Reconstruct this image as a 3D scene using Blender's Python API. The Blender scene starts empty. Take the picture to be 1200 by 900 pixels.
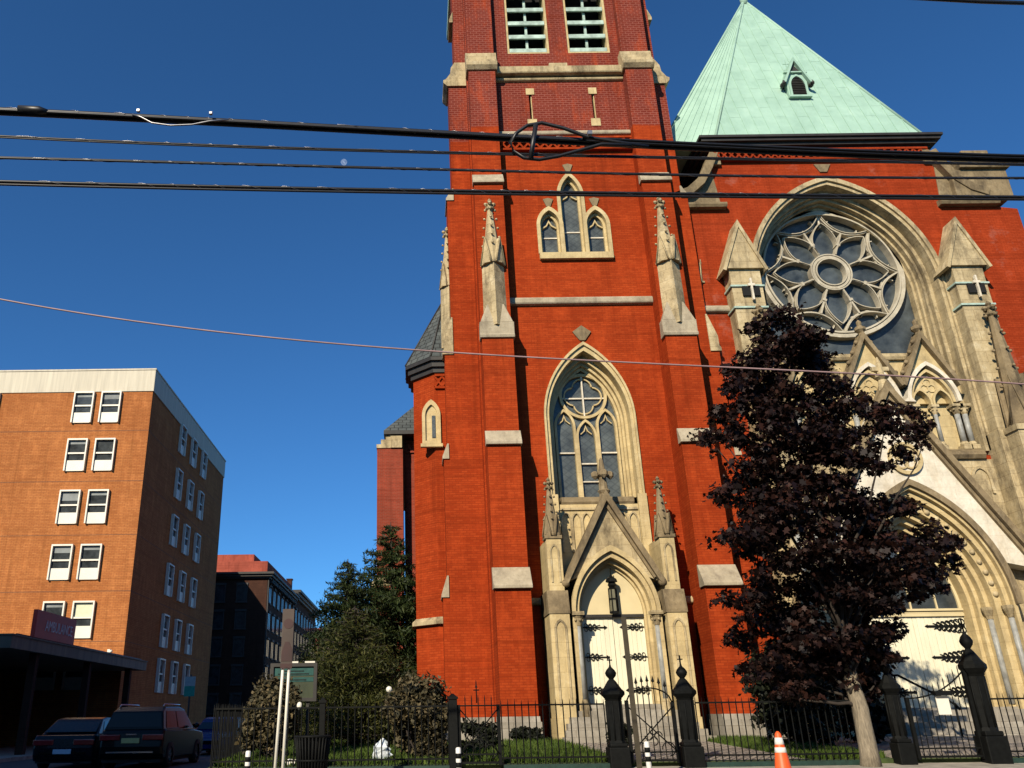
import bpy, math, random
import numpy as np
from mathutils import Vector, Matrix
from mathutils.geometry import tessellate_polygon
R = math.radians
rnd = random.Random(7)
S = bpy.context.scene
COL = S.collection

# ------------------------------------------------------------------ mesh builder
class MB:
    def __init__(s): s.v = []; s.f = []; s.sm = []
    def face(s, pts, smooth=False):
        n = len(s.v); s.v += [tuple(p) for p in pts]; s.f.append(tuple(range(n, n+len(pts)))); s.sm.append(smooth)
    def add(s, v, f, smooth=False):
        n = len(s.v); s.v += [tuple(p) for p in v]
        for q in f: s.f.append(tuple(i+n for i in q)); s.sm.append(smooth)
    def box(s, x0, x1, y0, y1, z0, z1):
        v = [(x0,y0,z0),(x1,y0,z0),(x1,y1,z0),(x0,y1,z0),(x0,y0,z1),(x1,y0,z1),(x1,y1,z1),(x0,y1,z1)]
        s.add(v, [(0,3,2,1),(4,5,6,7),(0,1,5,4),(1,2,6,5),(2,3,7,6),(3,0,4,7)])
    def prism(s, poly, fn0, fn1, holes=()):
        """poly and holes: 2-D loops; fn0/fn1 map a 2-D point to the front/back 3-D point"""
        loops = [list(poly)] + [list(h) for h in holes]
        flat = [p for l in loops for p in l]
        if len(loops) == 1 and len(flat) <= 4: tris = [tuple(range(len(flat)))]
        else: tris = tessellate_polygon([[Vector((p[0], p[1], 0)) for p in l] for l in loops])
        n = len(flat)
        v = [fn0(p) for p in flat] + [fn1(p) for p in flat]
        f = [tuple(t) for t in tris] + [tuple(i+n for i in reversed(t)) for t in tris]
        o = 0
        for l in loops:
            m = len(l)
            for i in range(m):
                a, b = o+i, o+(i+1) % m
                f.append((a, b, b+n, a+n))
            o += m
        s.add(v, f)
    def xz(s, poly, y0, y1, holes=()):  s.prism(poly, lambda p: (p[0], y0, p[1]), lambda p: (p[0], y1, p[1]), holes)
    def yz(s, poly, x0, x1, holes=()):  s.prism(poly, lambda p: (x0, p[0], p[1]), lambda p: (x1, p[0], p[1]), holes)
    def xy(s, poly, z0, z1, top=1.0, c=None):
        if c is None: c = (sum(p[0] for p in poly)/len(poly), sum(p[1] for p in poly)/len(poly))
        s.prism(poly, lambda p: (p[0], p[1], z0), lambda p: (c[0]+(p[0]-c[0])*top, c[1]+(p[1]-c[1])*top, z1))
    def bar(s, path, w, y0, y1, closed=False):
        """flat moulding of width w following a path in the XZ plane, from depth y0 to y1"""
        n = len(path); L = []; Rr = []
        for i in range(n):
            p = Vector(path[i])
            a = Vector(path[i-1]) if (i or closed) else None
            b = Vector(path[(i+1) % n]) if (i < n-1 or closed) else None
            d1 = (p-a).normalized() if a is not None else None
            d2 = (b-p).normalized() if b is not None else None
            d1 = d1 if d1 is not None else d2; d2 = d2 if d2 is not None else d1
            n1 = Vector((-d1.y, d1.x)); n2 = Vector((-d2.y, d2.x))
            m = (n1+n2); m = m.normalized() if m.length > 1e-6 else n1
            k = w/2/max(.35, m.dot(n1))
            L.append(p+m*k); Rr.append(p-m*k)
        v = []
        for i in range(n):
            v += [(L[i].x,y0,L[i].y),(Rr[i].x,y0,Rr[i].y),(Rr[i].x,y1,Rr[i].y),(L[i].x,y1,L[i].y)]
        f = []
        for i in range(n if closed else n-1):
            a = 4*i; b = 4*((i+1) % n)
            for k in range(4): f.append((a+k, a+(k+1)%4, b+(k+1)%4, b+k))
        if not closed: f += [(0,1,2,3), tuple(4*(n-1)+k for k in (3,2,1,0))]
        s.add(v, f)
    def tube(s, pts, r, n=8, caps=True, smooth=True):
        pts = [Vector(p) for p in pts]; m = len(pts)
        rr = r if isinstance(r, (list, tuple)) else [r]*m
        v = []; up = Vector((0,0,1))
        for i in range(m):
            t = (pts[min(i+1,m-1)]-pts[max(i-1,0)]).normalized()
            a = t.cross(up)
            if a.length < .05: a = t.cross(Vector((0,1,0)))
            a.normalize(); b = t.cross(a).normalized()
            for k in range(n):
                q = 2*math.pi*k/n
                v.append(pts[i]+(a*math.cos(q)+b*math.sin(q))*rr[i])
        f = [(i*n+k, i*n+(k+1)%n, (i+1)*n+(k+1)%n, (i+1)*n+k) for i in range(m-1) for k in range(n)]
        if caps: f += [tuple(range(n-1,-1,-1)), tuple((m-1)*n+k for k in range(n))]
        s.add(v, f, smooth)
    def lathe(s, cx, cy, prof, n=12, smooth=True, rot=0):
        v = []
        for r, z in prof:
            for k in range(n):
                q = 2*math.pi*k/n+rot
                v.append((cx+r*math.cos(q), cy+r*math.sin(q), z))
        m = len(prof)
        f = [(i*n+k, i*n+(k+1)%n, (i+1)*n+(k+1)%n, (i+1)*n+k) for i in range(m-1) for k in range(n)]
        f += [tuple(range(n-1,-1,-1)), tuple((m-1)*n+k for k in range(n))]
        s.add(v, f, smooth)
    def ball(s, c, r, n=10, sz=1.0):
        s.lathe(c[0], c[1], [(max(.002, r*math.sin(math.pi*i/n)), c[2]-r*sz*math.cos(math.pi*i/n)) for i in range(n+1)], n*2 if n < 8 else 16)
    def strip(s, p0, p1, w, h, nrm):
        """thin raised strip (a seam) from p0 to p1 lying on a face with normal nrm"""
        p0 = Vector(p0); p1 = Vector(p1); nrm = Vector(nrm).normalized()
        t = (p1-p0).normalized(); a = t.cross(nrm)*w/2
        v = [p0-a, p0+a, p0+a+nrm*h, p0-a+nrm*h, p1-a, p1+a, p1+a+nrm*h, p1-a+nrm*h]
        s.add(v, [(0,1,2,3),(7,6,5,4),(0,4,5,1),(1,5,6,2),(2,6,7,3),(3,7,4,0)])
    def build(s, name, mat, parent=None, bevel=0.0, flip=False):
        me = bpy.data.meshes.new(name)
        o0 = Vector((0,0,0))
        if parent is not None:
            r = parent
            while r.parent: r = r.parent
            o0 = r.location
        me.from_pydata([(p[0]-o0.x, p[1]-o0.y, p[2]-o0.z) for p in s.v], [], s.f)
        me.polygons.foreach_set('use_smooth', s.sm)
        me.materials.append(mat)
        me.update()
        if len(s.f) < 20000:
            import bmesh
            bm = bmesh.new(); bm.from_mesh(me)
            bmesh.ops.recalc_face_normals(bm, faces=bm.faces[:])
            bm.to_mesh(me); bm.free()
        o = bpy.data.objects.new(name, me); COL.objects.link(o)
        if parent is not None: o.parent = parent
        if bevel:
            b = o.modifiers.new('edge', 'BEVEL'); b.width = bevel; b.segments = 2; b.limit_method = 'ANGLE'
        return o

def tag(o, label=None, cat=None, group=None, kind=None):
    if label: o['label'] = label
    if cat: o['category'] = cat
    if group: o['group'] = group
    if kind: o['kind'] = kind
    return o
def thing(name, label, cat, loc, group=None, rz=0):
    o = bpy.data.objects.new(name, None); COL.objects.link(o)
    o.location = loc; o.rotation_euler = (0,0,rz); o.empty_display_size = .3
    return tag(o, label, cat, group)
def copy_tree(o, parent=None):
    c = o.copy(); COL.objects.link(c)
    if parent is not None: c.parent = parent
    for ch in list(o.children): copy_tree(ch, c)
    return c

# ------------------------------------------------------------------ camera model (also used to read positions off a plane at a known distance)
PITCH, ROLL, FPX, PX, PY, EYE = R(21.84), R(.75), 973., 485., 450., 1.35
def ray(px, py):
    u = (px-PX)/FPX; v = (PY-py)/FPX
    a = u*math.cos(ROLL)+v*math.sin(ROLL); b = -u*math.sin(ROLL)+v*math.cos(ROLL)
    return a, math.cos(PITCH)-b*math.sin(PITCH), math.sin(PITCH)+b*math.cos(PITCH)
def at(px, py, Y):
    a, y, z = ray(px, py); k = Y/y
    return Vector((a*k, Y, EYE+z*k))

# ------------------------------------------------------------------ materials
def newmat(name):
    m = bpy.data.materials.new(name); m.use_nodes = True
    nt = m.node_tree; b = nt.nodes['Principled BSDF']
    return m, nt, b
def N(nt, t, **k):
    n = nt.nodes.new(t)
    for a, b in k.items(): setattr(n, a, b)
    return n
def ramp(nt, fac, stops, interp='LINEAR'):
    r = N(nt, 'ShaderNodeValToRGB'); r.color_ramp.interpolation = interp
    while len(r.color_ramp.elements) < len(stops): r.color_ramp.elements.new(.5)
    for e, (p, c) in zip(r.color_ramp.elements, stops):
        e.position = p; e.color = (*c, 1) if len(c) == 3 else c
    nt.links.new(fac, r.inputs['Fac']); return r.outputs['Color']
def noise(nt, co, scale, detail=4, rough=.55, stretch=None):
    if stretch:
        mp = N(nt, 'ShaderNodeMapping'); mp.inputs['Scale'].default_value = stretch
        nt.links.new(co, mp.inputs['Vector']); co = mp.outputs['Vector']
    n = N(nt, 'ShaderNodeTexNoise'); n.inputs['Scale'].default_value = scale
    n.inputs['Detail'].default_value = detail; n.inputs['Roughness'].default_value = rough
    nt.links.new(co, n.inputs['Vector']); return n.outputs['Fac']
def mix(nt, fac, a, b, mode='MIX'):
    m = N(nt, 'ShaderNodeMix', data_type='RGBA', blend_type=mode)
    for s, k in ((fac, 0), (a, 6), (b, 7)):
        if isinstance(s, (int, float)): m.inputs[k].default_value = s
        elif isinstance(s, tuple): m.inputs[k].default_value = (*s, 1)
        else: nt.links.new(s, m.inputs[k])
    return m.outputs[2]
def math_(nt, op, a, b=None):
    m = N(nt, 'ShaderNodeMath', operation=op)
    for k, s in enumerate((a, b)):
        if s is None: continue
        if isinstance(s, (int, float)): m.inputs[k].default_value = s
        else: nt.links.new(s, m.inputs[k])
    return m.outputs[0]
def bump(nt, b, h, strength=.3, dist=.02):
    n = N(nt, 'ShaderNodeBump'); n.inputs['Strength'].default_value = strength; n.inputs['Distance'].default_value = dist
    nt.links.new(h, n.inputs['Height']); nt.links.new(n.outputs['Normal'], b.inputs['Normal'])
def simple(name, c, rough=.6, metal=0., var=.25, scale=6., c2=None, spec=.5, bmp=0., stretch=None):
    m, nt, b = newmat(name)
    co = N(nt, 'ShaderNodeTexCoord').outputs['Object']
    f = noise(nt, co, scale, 5, .6, stretch)
    lo = tuple(x*(1-var) for x in c); hi = c2 if c2 else tuple(min(1, x*(1+var)) for x in c)
    nt.links.new(ramp(nt, f, [(.3, lo), (.7, hi)]), b.inputs['Base Color'])
    b.inputs['Roughness'].default_value = rough; b.inputs['Metallic'].default_value = metal
    b.inputs['Specular IOR Level'].default_value = spec
    if bmp: bump(nt, b, f, bmp, .03)
    return m
def wallcoords(nt):
    """(distance along the wall, height) for a wall of any heading"""
    g = N(nt, 'ShaderNodeNewGeometry')
    sp = N(nt, 'ShaderNodeSeparateXYZ'); nt.links.new(g.outputs['Position'], sp.inputs[0])
    sn = N(nt, 'ShaderNodeSeparateXYZ'); nt.links.new(g.outputs['True Normal'], sn.inputs[0])
    u = math_(nt, 'SUBTRACT', math_(nt, 'MULTIPLY', sp.outputs[1], sn.outputs[0]), math_(nt, 'MULTIPLY', sp.outputs[0], sn.outputs[1]))
    c = N(nt, 'ShaderNodeCombineXYZ'); nt.links.new(u, c.inputs[0]); nt.links.new(sp.outputs[2], c.inputs[1])
    return c.outputs[0], g.outputs['Position'], sp.outputs[2]
def brick(name, c1, c2, mortar, bw=.215, bh=.078, msize=.012, stain=(.4,.4,.4), upper=None, patches=None, mcontrast=1.0):
    m, nt, b = newmat(name)
    uv, pos, z = wallcoords(nt)
    t = N(nt, 'ShaderNodeTexBrick'); t.inputs['Scale'].default_value = 1
    t.inputs['Brick Width'].default_value = bw; t.inputs['Row Height'].default_value = bh
    t.inputs['Mortar Size'].default_value = msize; t.inputs['Mortar Smooth'].default_value = .2
    t.inputs['Color1'].default_value = (*c1,1); t.inputs['Color2'].default_value = (*c2,1); t.inputs['Mortar'].default_value = (*mortar,1)
    nt.links.new(uv, t.inputs['Vector'])
    col = t.outputs['Color']
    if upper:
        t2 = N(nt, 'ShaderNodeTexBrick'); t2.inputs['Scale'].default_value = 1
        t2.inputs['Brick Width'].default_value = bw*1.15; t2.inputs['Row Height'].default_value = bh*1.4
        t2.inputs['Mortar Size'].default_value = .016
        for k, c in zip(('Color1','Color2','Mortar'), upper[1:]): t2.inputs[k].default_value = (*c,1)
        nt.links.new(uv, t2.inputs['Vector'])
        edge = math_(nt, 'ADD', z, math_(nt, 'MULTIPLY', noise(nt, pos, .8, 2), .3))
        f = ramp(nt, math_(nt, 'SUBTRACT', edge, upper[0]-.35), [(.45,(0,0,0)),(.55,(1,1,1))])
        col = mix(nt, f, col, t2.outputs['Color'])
    big = noise(nt, pos, .35, 5, .62)
    col = mix(nt, ramp(nt, big, [(.38,(0,0,0)),(.68,(.55,.55,.55))]), col, stain, 'MULTIPLY')
    mid = noise(nt, pos, 2.2, 6, .7, (1,1,.35))
    col = mix(nt, ramp(nt, mid, [(.5,(0,0,0)),(.78,(.5,.5,.5))]), col, tuple(min(1,x*1.5) for x in c2))
    streak = noise(nt, pos, 1.0, 4, .6, (3,3,.16))
    col = mix(nt, ramp(nt, streak, [(.55,(0,0,0)),(.8,(.55,.55,.55))]), col, tuple(x*.35 for x in c1))
    band = noise(nt, pos, 1.0, 3, .6, (.22,.22,7.0))
    col = mix(nt, ramp(nt, band, [(.5,(0,0,0)),(.72,(.5,.5,.5))]), col, tuple(x*.5 for x in c1))
    if patches:
        pn = noise(nt, pos, .55, 6, .72)
        col = mix(nt, ramp(nt, pn, [(.6,(0,0,0)),(.75,(.5,.5,.5))]), col, patches)
    nt.links.new(col, b.inputs['Base Color']); b.inputs['Roughness'].default_value = .85; b.inputs['Specular IOR Level'].default_value = .06
    bump(nt, b, math_(nt, 'SUBTRACT', math_(nt, 'MULTIPLY', noise(nt, pos, 30, 3), .4), t.outputs['Fac']), .2*mcontrast, .012)
    return m
def stone(name, c, dark, light, joints=.0, soot=.5, bw=.8, bh=.42):
    m, nt, b = newmat(name)
    uv, pos, z = wallcoords(nt)
    col = ramp(nt, noise(nt, pos, 2.4, 6, .65), [(.3, tuple(x*.78 for x in c)), (.55, c), (.75, light)])
    if joints:
        t = N(nt, 'ShaderNodeTexBrick'); t.inputs['Scale'].default_value = 1
        t.inputs['Brick Width'].default_value = bw; t.inputs['Row Height'].default_value = bh; t.inputs['Mortar Size'].default_value = .01
        t.inputs['Color1'].default_value = (1,1,1,1); t.inputs['Color2'].default_value = (.8,.78,.74,1); t.inputs['Mortar'].default_value = (.45,.4,.34,1)
        nt.links.new(uv, t.inputs['Vector'])
        col = mix(nt, joints, col, t.outputs['Color'], 'MULTIPLY')
    s1 = noise(nt, pos, 1.1, 7, .75, (1,1,.5))
    col = mix(nt, ramp(nt, s1, [(.48,(0,0,0)),(.68,(soot,soot,soot))]), col, dark)
    s3 = noise(nt, pos, 1.6, 5, .65, (2.5,2.5,.22))
    col = mix(nt, ramp(nt, s3, [(.52,(0,0,0)),(.74,(soot*.8,)*3)]), col, tuple(x*1.3 for x in dark))
    s2 = noise(nt, pos, 9, 5, .7)
    col = mix(nt, ramp(nt, s2, [(.55,(0,0,0)),(.8,(soot*.7,)*3)]), col, tuple(x*.7 for x in dark))
    nt.links.new(col, b.inputs['Base Color']); b.inputs['Roughness'].default_value = .85; b.inputs['Specular IOR Level'].default_value = .1
    bump(nt, b, s2, .4, .03)
    return m
def glass(name, c, c2, rough=.18, lead=None, grid=.0):
    m, nt, b = newmat(name)
    uv, pos, z = wallcoords(nt)
    col = ramp(nt, noise(nt, pos, 1.6, 5, .65), [(.3, c), (.7, c2)])
    if lead:
        w = []
        for a in (R(52), R(-52)):
            mp = N(nt, 'ShaderNodeMapping'); mp.inputs['Rotation'].default_value = (0,0,a); nt.links.new(uv, mp.inputs[0])
            t = N(nt, 'ShaderNodeTexWave', wave_type='BANDS', bands_direction='X'); t.inputs['Scale'].default_value = lead
            nt.links.new(mp.outputs[0], t.inputs['Vector']); w.append(t.outputs['Fac'])
        f = math_(nt, 'MAXIMUM', w[0], w[1])
        col = mix(nt, ramp(nt, f, [(.86,(0,0,0)),(.97,(.32,.32,.32))]), col, tuple(x*.3 for x in c))
    nt.links.new(col, b.inputs['Base Color']); b.inputs['Roughness'].default_value = rough; b.inputs['Specular IOR Level'].default_value = .5
    bump(nt, b, noise(nt, pos, 2.5, 3), .12, .05)
    return m

M = {}
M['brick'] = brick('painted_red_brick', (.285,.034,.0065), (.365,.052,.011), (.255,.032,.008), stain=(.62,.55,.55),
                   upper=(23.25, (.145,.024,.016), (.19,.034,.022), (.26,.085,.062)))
M['brick_nave'] = brick('faded_red_brick', (.27,.034,.0085), (.33,.046,.013), (.23,.028,.008), stain=(.6,.55,.55), patches=(.36,.17,.13))
M['brick_raw'] = brick('unpainted_red_brick', (.23,.040,.022), (.29,.052,.028), (.25,.08,.052), stain=(.6,.6,.6))
M['brick_hosp'] = brick('orange_brick', (.40,.145,.045), (.48,.19,.062), (.30,.105,.042), bw=.3, bh=.1, msize=.014, stain=(.7,.62,.58))
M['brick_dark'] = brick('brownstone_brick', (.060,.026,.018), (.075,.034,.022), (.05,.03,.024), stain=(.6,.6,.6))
M['stone'] = stone('cream_limestone', (.50,.40,.235), (.10,.078,.050), (.62,.53,.35), joints=.6, soot=.92)
M['stone_clean'] = stone('pale_carved_stone', (.57,.445,.235), (.20,.15,.085), (.66,.55,.33), joints=.35, soot=.45)
M['stone_old'] = stone('weathered_brown_stone', (.25,.19,.11), (.065,.05,.034), (.36,.285,.175), soot=.85)
M['stone_grey'] = stone('grey_setoff_stone', (.40,.34,.24), (.12,.095,.07), (.50,.44,.33), soot=.6)
M['stone_white'] = stone('white_painted_stone', (.70,.64,.52), (.36,.28,.17), (.78,.74,.65), joints=.2, soot=.5)
M['stone_pale'] = stone('pale_grey_tracery_stone', (.47,.42,.32), (.20,.17,.13), (.58,.53,.43), soot=.5)
M['plinth'] = stone('grey_plinth_stone', (.33,.30,.25), (.12,.105,.085), (.42,.39,.33), joints=.6, soot=.6, bw=1.1, bh=.5)
M['glass'] = glass('leaded_glass', (.030,.036,.037), (.105,.12,.115), rough=.35, lead=1.6)
M['rose_glass'] = glass('rose_glass', (.016,.021,.024), (.085,.10,.105), rough=.3)
M['plain_glass'] = glass('window_glass', (.012,.015,.017), (.06,.07,.075), rough=.12)
M['slate'] = brick('slate_tiles', (.075,.085,.085), (.10,.11,.108), (.03,.032,.032), bw=.3, bh=.22, msize=.02, stain=(.7,.7,.7))
def copper():
    m, nt, b = newmat('green_copper')
    co = N(nt, 'ShaderNodeNewGeometry').outputs['Position']
    col = ramp(nt, noise(nt, co, .9, 6, .65), [(.3,(.27,.42,.335)), (.6,(.34,.51,.41)), (.8,(.42,.57,.475))])
    col = mix(nt, ramp(nt, noise(nt, co, 2.0, 5, .7, (1.5,1.5,.14)), [(.52,(0,0,0)),(.8,(.55,.55,.55))]), col, (.19,.33,.25))
    nt.links.new(col, b.inputs['Base Color']); b.inputs['Roughness'].default_value = .6; b.inputs['Specular IOR Level'].default_value = .25
    return m
M['copper'] = copper()
M['louver'] = simple('louver_copper', (.36,.47,.40), .6, var=.4, scale=3)
M['cream_paint'] = simple('cream_paint', (.60,.50,.29), .55, var=.08, scale=1.5)
M['white_paint'] = simple('white_paint', (.72,.69,.59), .5, var=.06, scale=2)
M['door_paint'] = simple('aged_white_door_paint', (.74,.69,.51), .5, var=.10, scale=1.6, stretch=(2,2,.5))
M['concrete'] = simple('parapet_concrete', (.56,.51,.40), .8, var=.14, scale=1.2, stretch=(5,5,.25))
M['iron'] = simple('black_iron', (.004,.0045,.0042), .65, var=.4, scale=12, spec=.15)
M['iron_green'] = simple('dark_green_iron', (.012,.035,.026), .5, var=.3, scale=9)
M['dark_metal'] = simple('dark_cornice', (.022,.019,.016), .6, var=.4, scale=3)
M['black'] = simple('unlit_interior', (.004,.004,.004), .9, var=.1)  # near-black that paints in interior shade; also used for plain black parts
M['shaft'] = simple('grey_column_stone', (.27,.27,.25), .5, var=.3, scale=5)
M['asphalt'] = simple('asphalt', (.045,.045,.047), .85, var=.35, scale=14, bmp=.2)
M['pavement'] = simple('pavement_concrete', (.30,.27,.22), .85, var=.3, scale=3)
M['earth'] = simple('earth', (.05,.04,.025), .95, var=.4, scale=3)
M['lawn'] = simple('lawn_soil', (.035,.055,.012), .95, var=.5, scale=2.2)

def leafmat(name, c1, c2, c3, trans=.25, rough=.5, spec=.25):
    m, nt, b = newmat(name)
    g = N(nt, 'ShaderNodeNewGeometry')
    col = ramp(nt, g.outputs['Random Per Island'], [(.0, c1), (.55, c2), (1., c3)])
    col = mix(nt, ramp(nt, noise(nt, g.outputs['Position'], .8, 4), [(.35,(0,0,0)),(.7,(.6,.6,.6))]), col, c1)
    nt.links.new(col, b.inputs['Base Color']); b.inputs['Roughness'].default_value = rough; b.inputs['Specular IOR Level'].default_value = spec
    tr = N(nt, 'ShaderNodeBsdfTranslucent'); nt.links.new(col, tr.inputs[0])
    mx = N(nt, 'ShaderNodeMixShader'); mx.inputs[0].default_value = trans
    nt.links.new(b.outputs[0], mx.inputs[1]); nt.links.new(tr.outputs[0], mx.inputs[2])
    nt.links.new(mx.outputs[0], nt.nodes['Material Output'].inputs[0])
    return m
M['maple_leaf'] = leafmat('purple_maple_leaf', (.006,.003,.003), (.013,.0052,.0045), (.052,.020,.013), .10, .55, .2)
M['conifer_leaf'] = leafmat('conifer_needles', (.010,.020,.006), (.028,.045,.010), (.06,.075,.018), .15, .6)
M['yew_leaf'] = leafmat('olive_needles', (.016,.022,.004), (.045,.052,.010), (.10,.095,.022), .2, .6)
M['shrub_leaf'] = leafmat('brown_green_leaf', (.035,.032,.016), (.085,.072,.035), (.20,.15,.075), .2, .6)
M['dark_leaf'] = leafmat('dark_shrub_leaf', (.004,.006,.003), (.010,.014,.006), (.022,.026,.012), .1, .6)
M['grass'] = leafmat('grass_blade', (.03,.055,.008), (.07,.12,.016), (.14,.19,.035), .3, .6)
M['bark'] = simple('grey_bark', (.20,.165,.115), .9, var=.4, scale=9, bmp=.6, stretch=(3,3,.5))
M['bark_dark'] = simple('dark_bark', (.03,.022,.016), .9, var=.4, scale=9)

# ------------------------------------------------------------------ outline helpers (XZ plane)
def arch(cx, w, z0, zs, rise, n=14):
    """closed pointed-arch outline, counter-clockwise from the lower left corner"""
    p = [(cx-w, z0), (cx+w, z0)]
    return p + archtop(cx, w, zs, rise, n)[::-1]
def archtop(cx, w, zs, rise, n=14):
    """open path over the arch from left springing to right springing"""
    Rr = (w*w+rise*rise)/(2*w); t = math.acos(max(-1, min(1, (Rr-w)/Rr)))
    right = [(cx+w-Rr+Rr*math.cos(t*i/n), zs+Rr*math.sin(t*i/n)) for i in range(n+1)]
    left = [(2*cx-x, z) for x, z in right]
    return left + right[::-1][1:]
def circle(cx, cz, r, n=32, a0=0): return [(cx+r*math.cos(a0+2*math.pi*i/n), cz+r*math.sin(a0+2*math.pi*i/n)) for i in range(n)]
def ringplate(mb, outer, inner, y0, y1): mb.xz(outer, y0, y1, [inner])
def legs(cx, w, z0, zs, rise, n=14): return [(cx-w, z0)] + archtop(cx, w, zs, rise, n) + [(cx+w, z0)]

# ================================================================== CHURCH
TX, WY = 6.2, 27.5
church = thing('church', 'red brick gothic church with square tower, rose window and green copper roof', 'church', (TX, 30, .6))
SPLIT = {'hoop','canopy_column','set_off','stile','glazing_bar','canopy_lamp','canopy_shade_wall','dormer_boss','lamp_strip','leg','bracket','downpipe','roof_hip','clip','copper_band','slit_surround_glint','stripe','ball_flower','post','symbol','buttress'}
def islands(mb):
    par = list(range(len(mb.v)))
    def find(a):
        while par[a] != a: par[a] = par[par[a]]; a = par[a]
        return a
    for f in mb.f:
        for q in f[1:]: par[find(q)] = find(f[0])
    gr = {}
    for f, s in zip(mb.f, mb.sm): gr.setdefault(find(f[0]), []).append((f, s))
    out = []
    for fs in gr.values():
        m = MB(); ix = {}
        for f, s in fs:
            for q in f:
                if q not in ix: ix[q] = len(m.v); m.v.append(mb.v[q])
            m.f.append(tuple(ix[q] for q in f)); m.sm.append(s)
        out.append(m)
    return out
def part(mb, name, mat, parent=church, label=None, bevel=0):
    if name in SPLIT and name != 'buttress':
        o = None
        for m in islands(mb):
            q = m.build(name, M[mat] if isinstance(mat, str) else mat, parent, bevel); o = o or q
        return o
    o = mb.build(name, M[mat] if isinstance(mat, str) else mat, parent, bevel)
    if label: o['label'] = label
    return o
_j = [0]
def jit():
    _j[0] = (_j[0]+1) % 9
    return _j[0]*.0023

# --- tower shell
L, Rt = TX-3.83, TX+3.83
mb = MB()
holes = [arch(TX-.05, 1.56, .7, 11.0, 2.84)]
for c, w, zs, rise in ((-.87, .44, 18.9, .72), (.02, .46, 20.2, 1.0), (.93, .44, 18.9, .72)):
    holes.append(arch(TX+c, w, 17.62, zs, rise, 8))
for x in (-1.23, 1.36): holes.append([(TX+x-.06, 23.95), (TX+x+.06, 23.95), (TX+x+.06, 25.2), (TX+x-.06, 25.2)])
for x in (-1.15, 1.42): holes.append(arch(TX+x, .9, 27.4, 32.2, 1.5, 8))
mb.xz([(L, .5), (Rt, .5), (Rt, 36), (L, 36)], WY, WY+.9, holes)
mb.box(L, L+.9, WY+.9, 35.2, .5, 36); mb.box(Rt-.9, Rt, WY+.9, 35.2, .5, 36); mb.box(L+.9, Rt-.9, 34.3, 35.2, .5, 36)
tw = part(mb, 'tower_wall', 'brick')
mb = MB(); mb.box(L+.95, Rt-.95, WY+1.6, WY+1.7, 1, 35.5); mb.box(L+.95, Rt-.95, WY+1.75, 34.2, 35.2, 35.8)
part(mb, 'dark_backing', 'black')  # near-black backing stands in for the shade inside the tower
mb = MB(); mb.xy([(L-.3,WY-.3),(Rt+.3,WY-.3),(Rt+.3,35.5),(L-.3,35.5)], 36.003, 36.5); mb.xy([(L,WY),(Rt,WY),(Rt,35.2),(L,35.2)], 36.5, 39.5, .05)
part(mb, 'tower_roof', 'copper')

# --- tower buttresses: (z0, z1, projection front, projection side)
STEPS = [(1.3, 5.0, 1.4, 1.5), (5.0, 9.73, 1.1, 1.35), (9.73, 13.73, .95, 1.22), (13.73, 20.4, .66, .95), (20.4, 26.1, .5, .74), (26.1, 36, .36, .46)]
def front_buttress(x0, x1):
    mb = MB()
    for z0, z1, p, q in STEPS: mb.box(x0, x1, WY-p, WY+.3, z0, z1)
    part(mb, 'buttress', 'brick')
    mb = MB()
    mb.box(x0-.06, x1+.06, WY-1.56, WY+.2, .4, 1.17); mb.yz([(WY+.2,1.17),(WY-1.5,1.17),(WY-1.41,1.32),(WY+.2,1.32)], x0-.03, x1+.03)
    part(mb, 'plinth', 'plinth')
    for (za, zb, p, pn, mat, lip) in ((4.98, 5.68, 1.4, 1.1, 'stone_grey', .13), (9.71, 10.26, 1.1, .95, 'stone_grey', .12), (20.38, 20.92, .66, .5, 'stone_grey', .12)):
        mb = MB(); y = WY-p
        mb.yz([(WY-pn+.05, za), (y-lip, za), (y-lip, za+.09), (WY-pn-.004, zb), (WY-pn+.05, zb)], x0-.05, x1+.05)
        part(mb, 'set_off', mat, bevel=.012)
    # moulded cap under the belfry
    mb = MB()
    mb.yz([(WY,26.06),(WY-.56,26.06),(WY-.70,26.22),(WY-.72,26.36),(WY-.60,26.40),(WY-.56,26.62),(WY-.44,26.72),(WY-.44,27.02),(WY-.364,27.12),(WY,27.12)], x0-.09, x1+.09)
    part(mb, 'buttress_cap', 'stone', bevel=.015)
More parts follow.
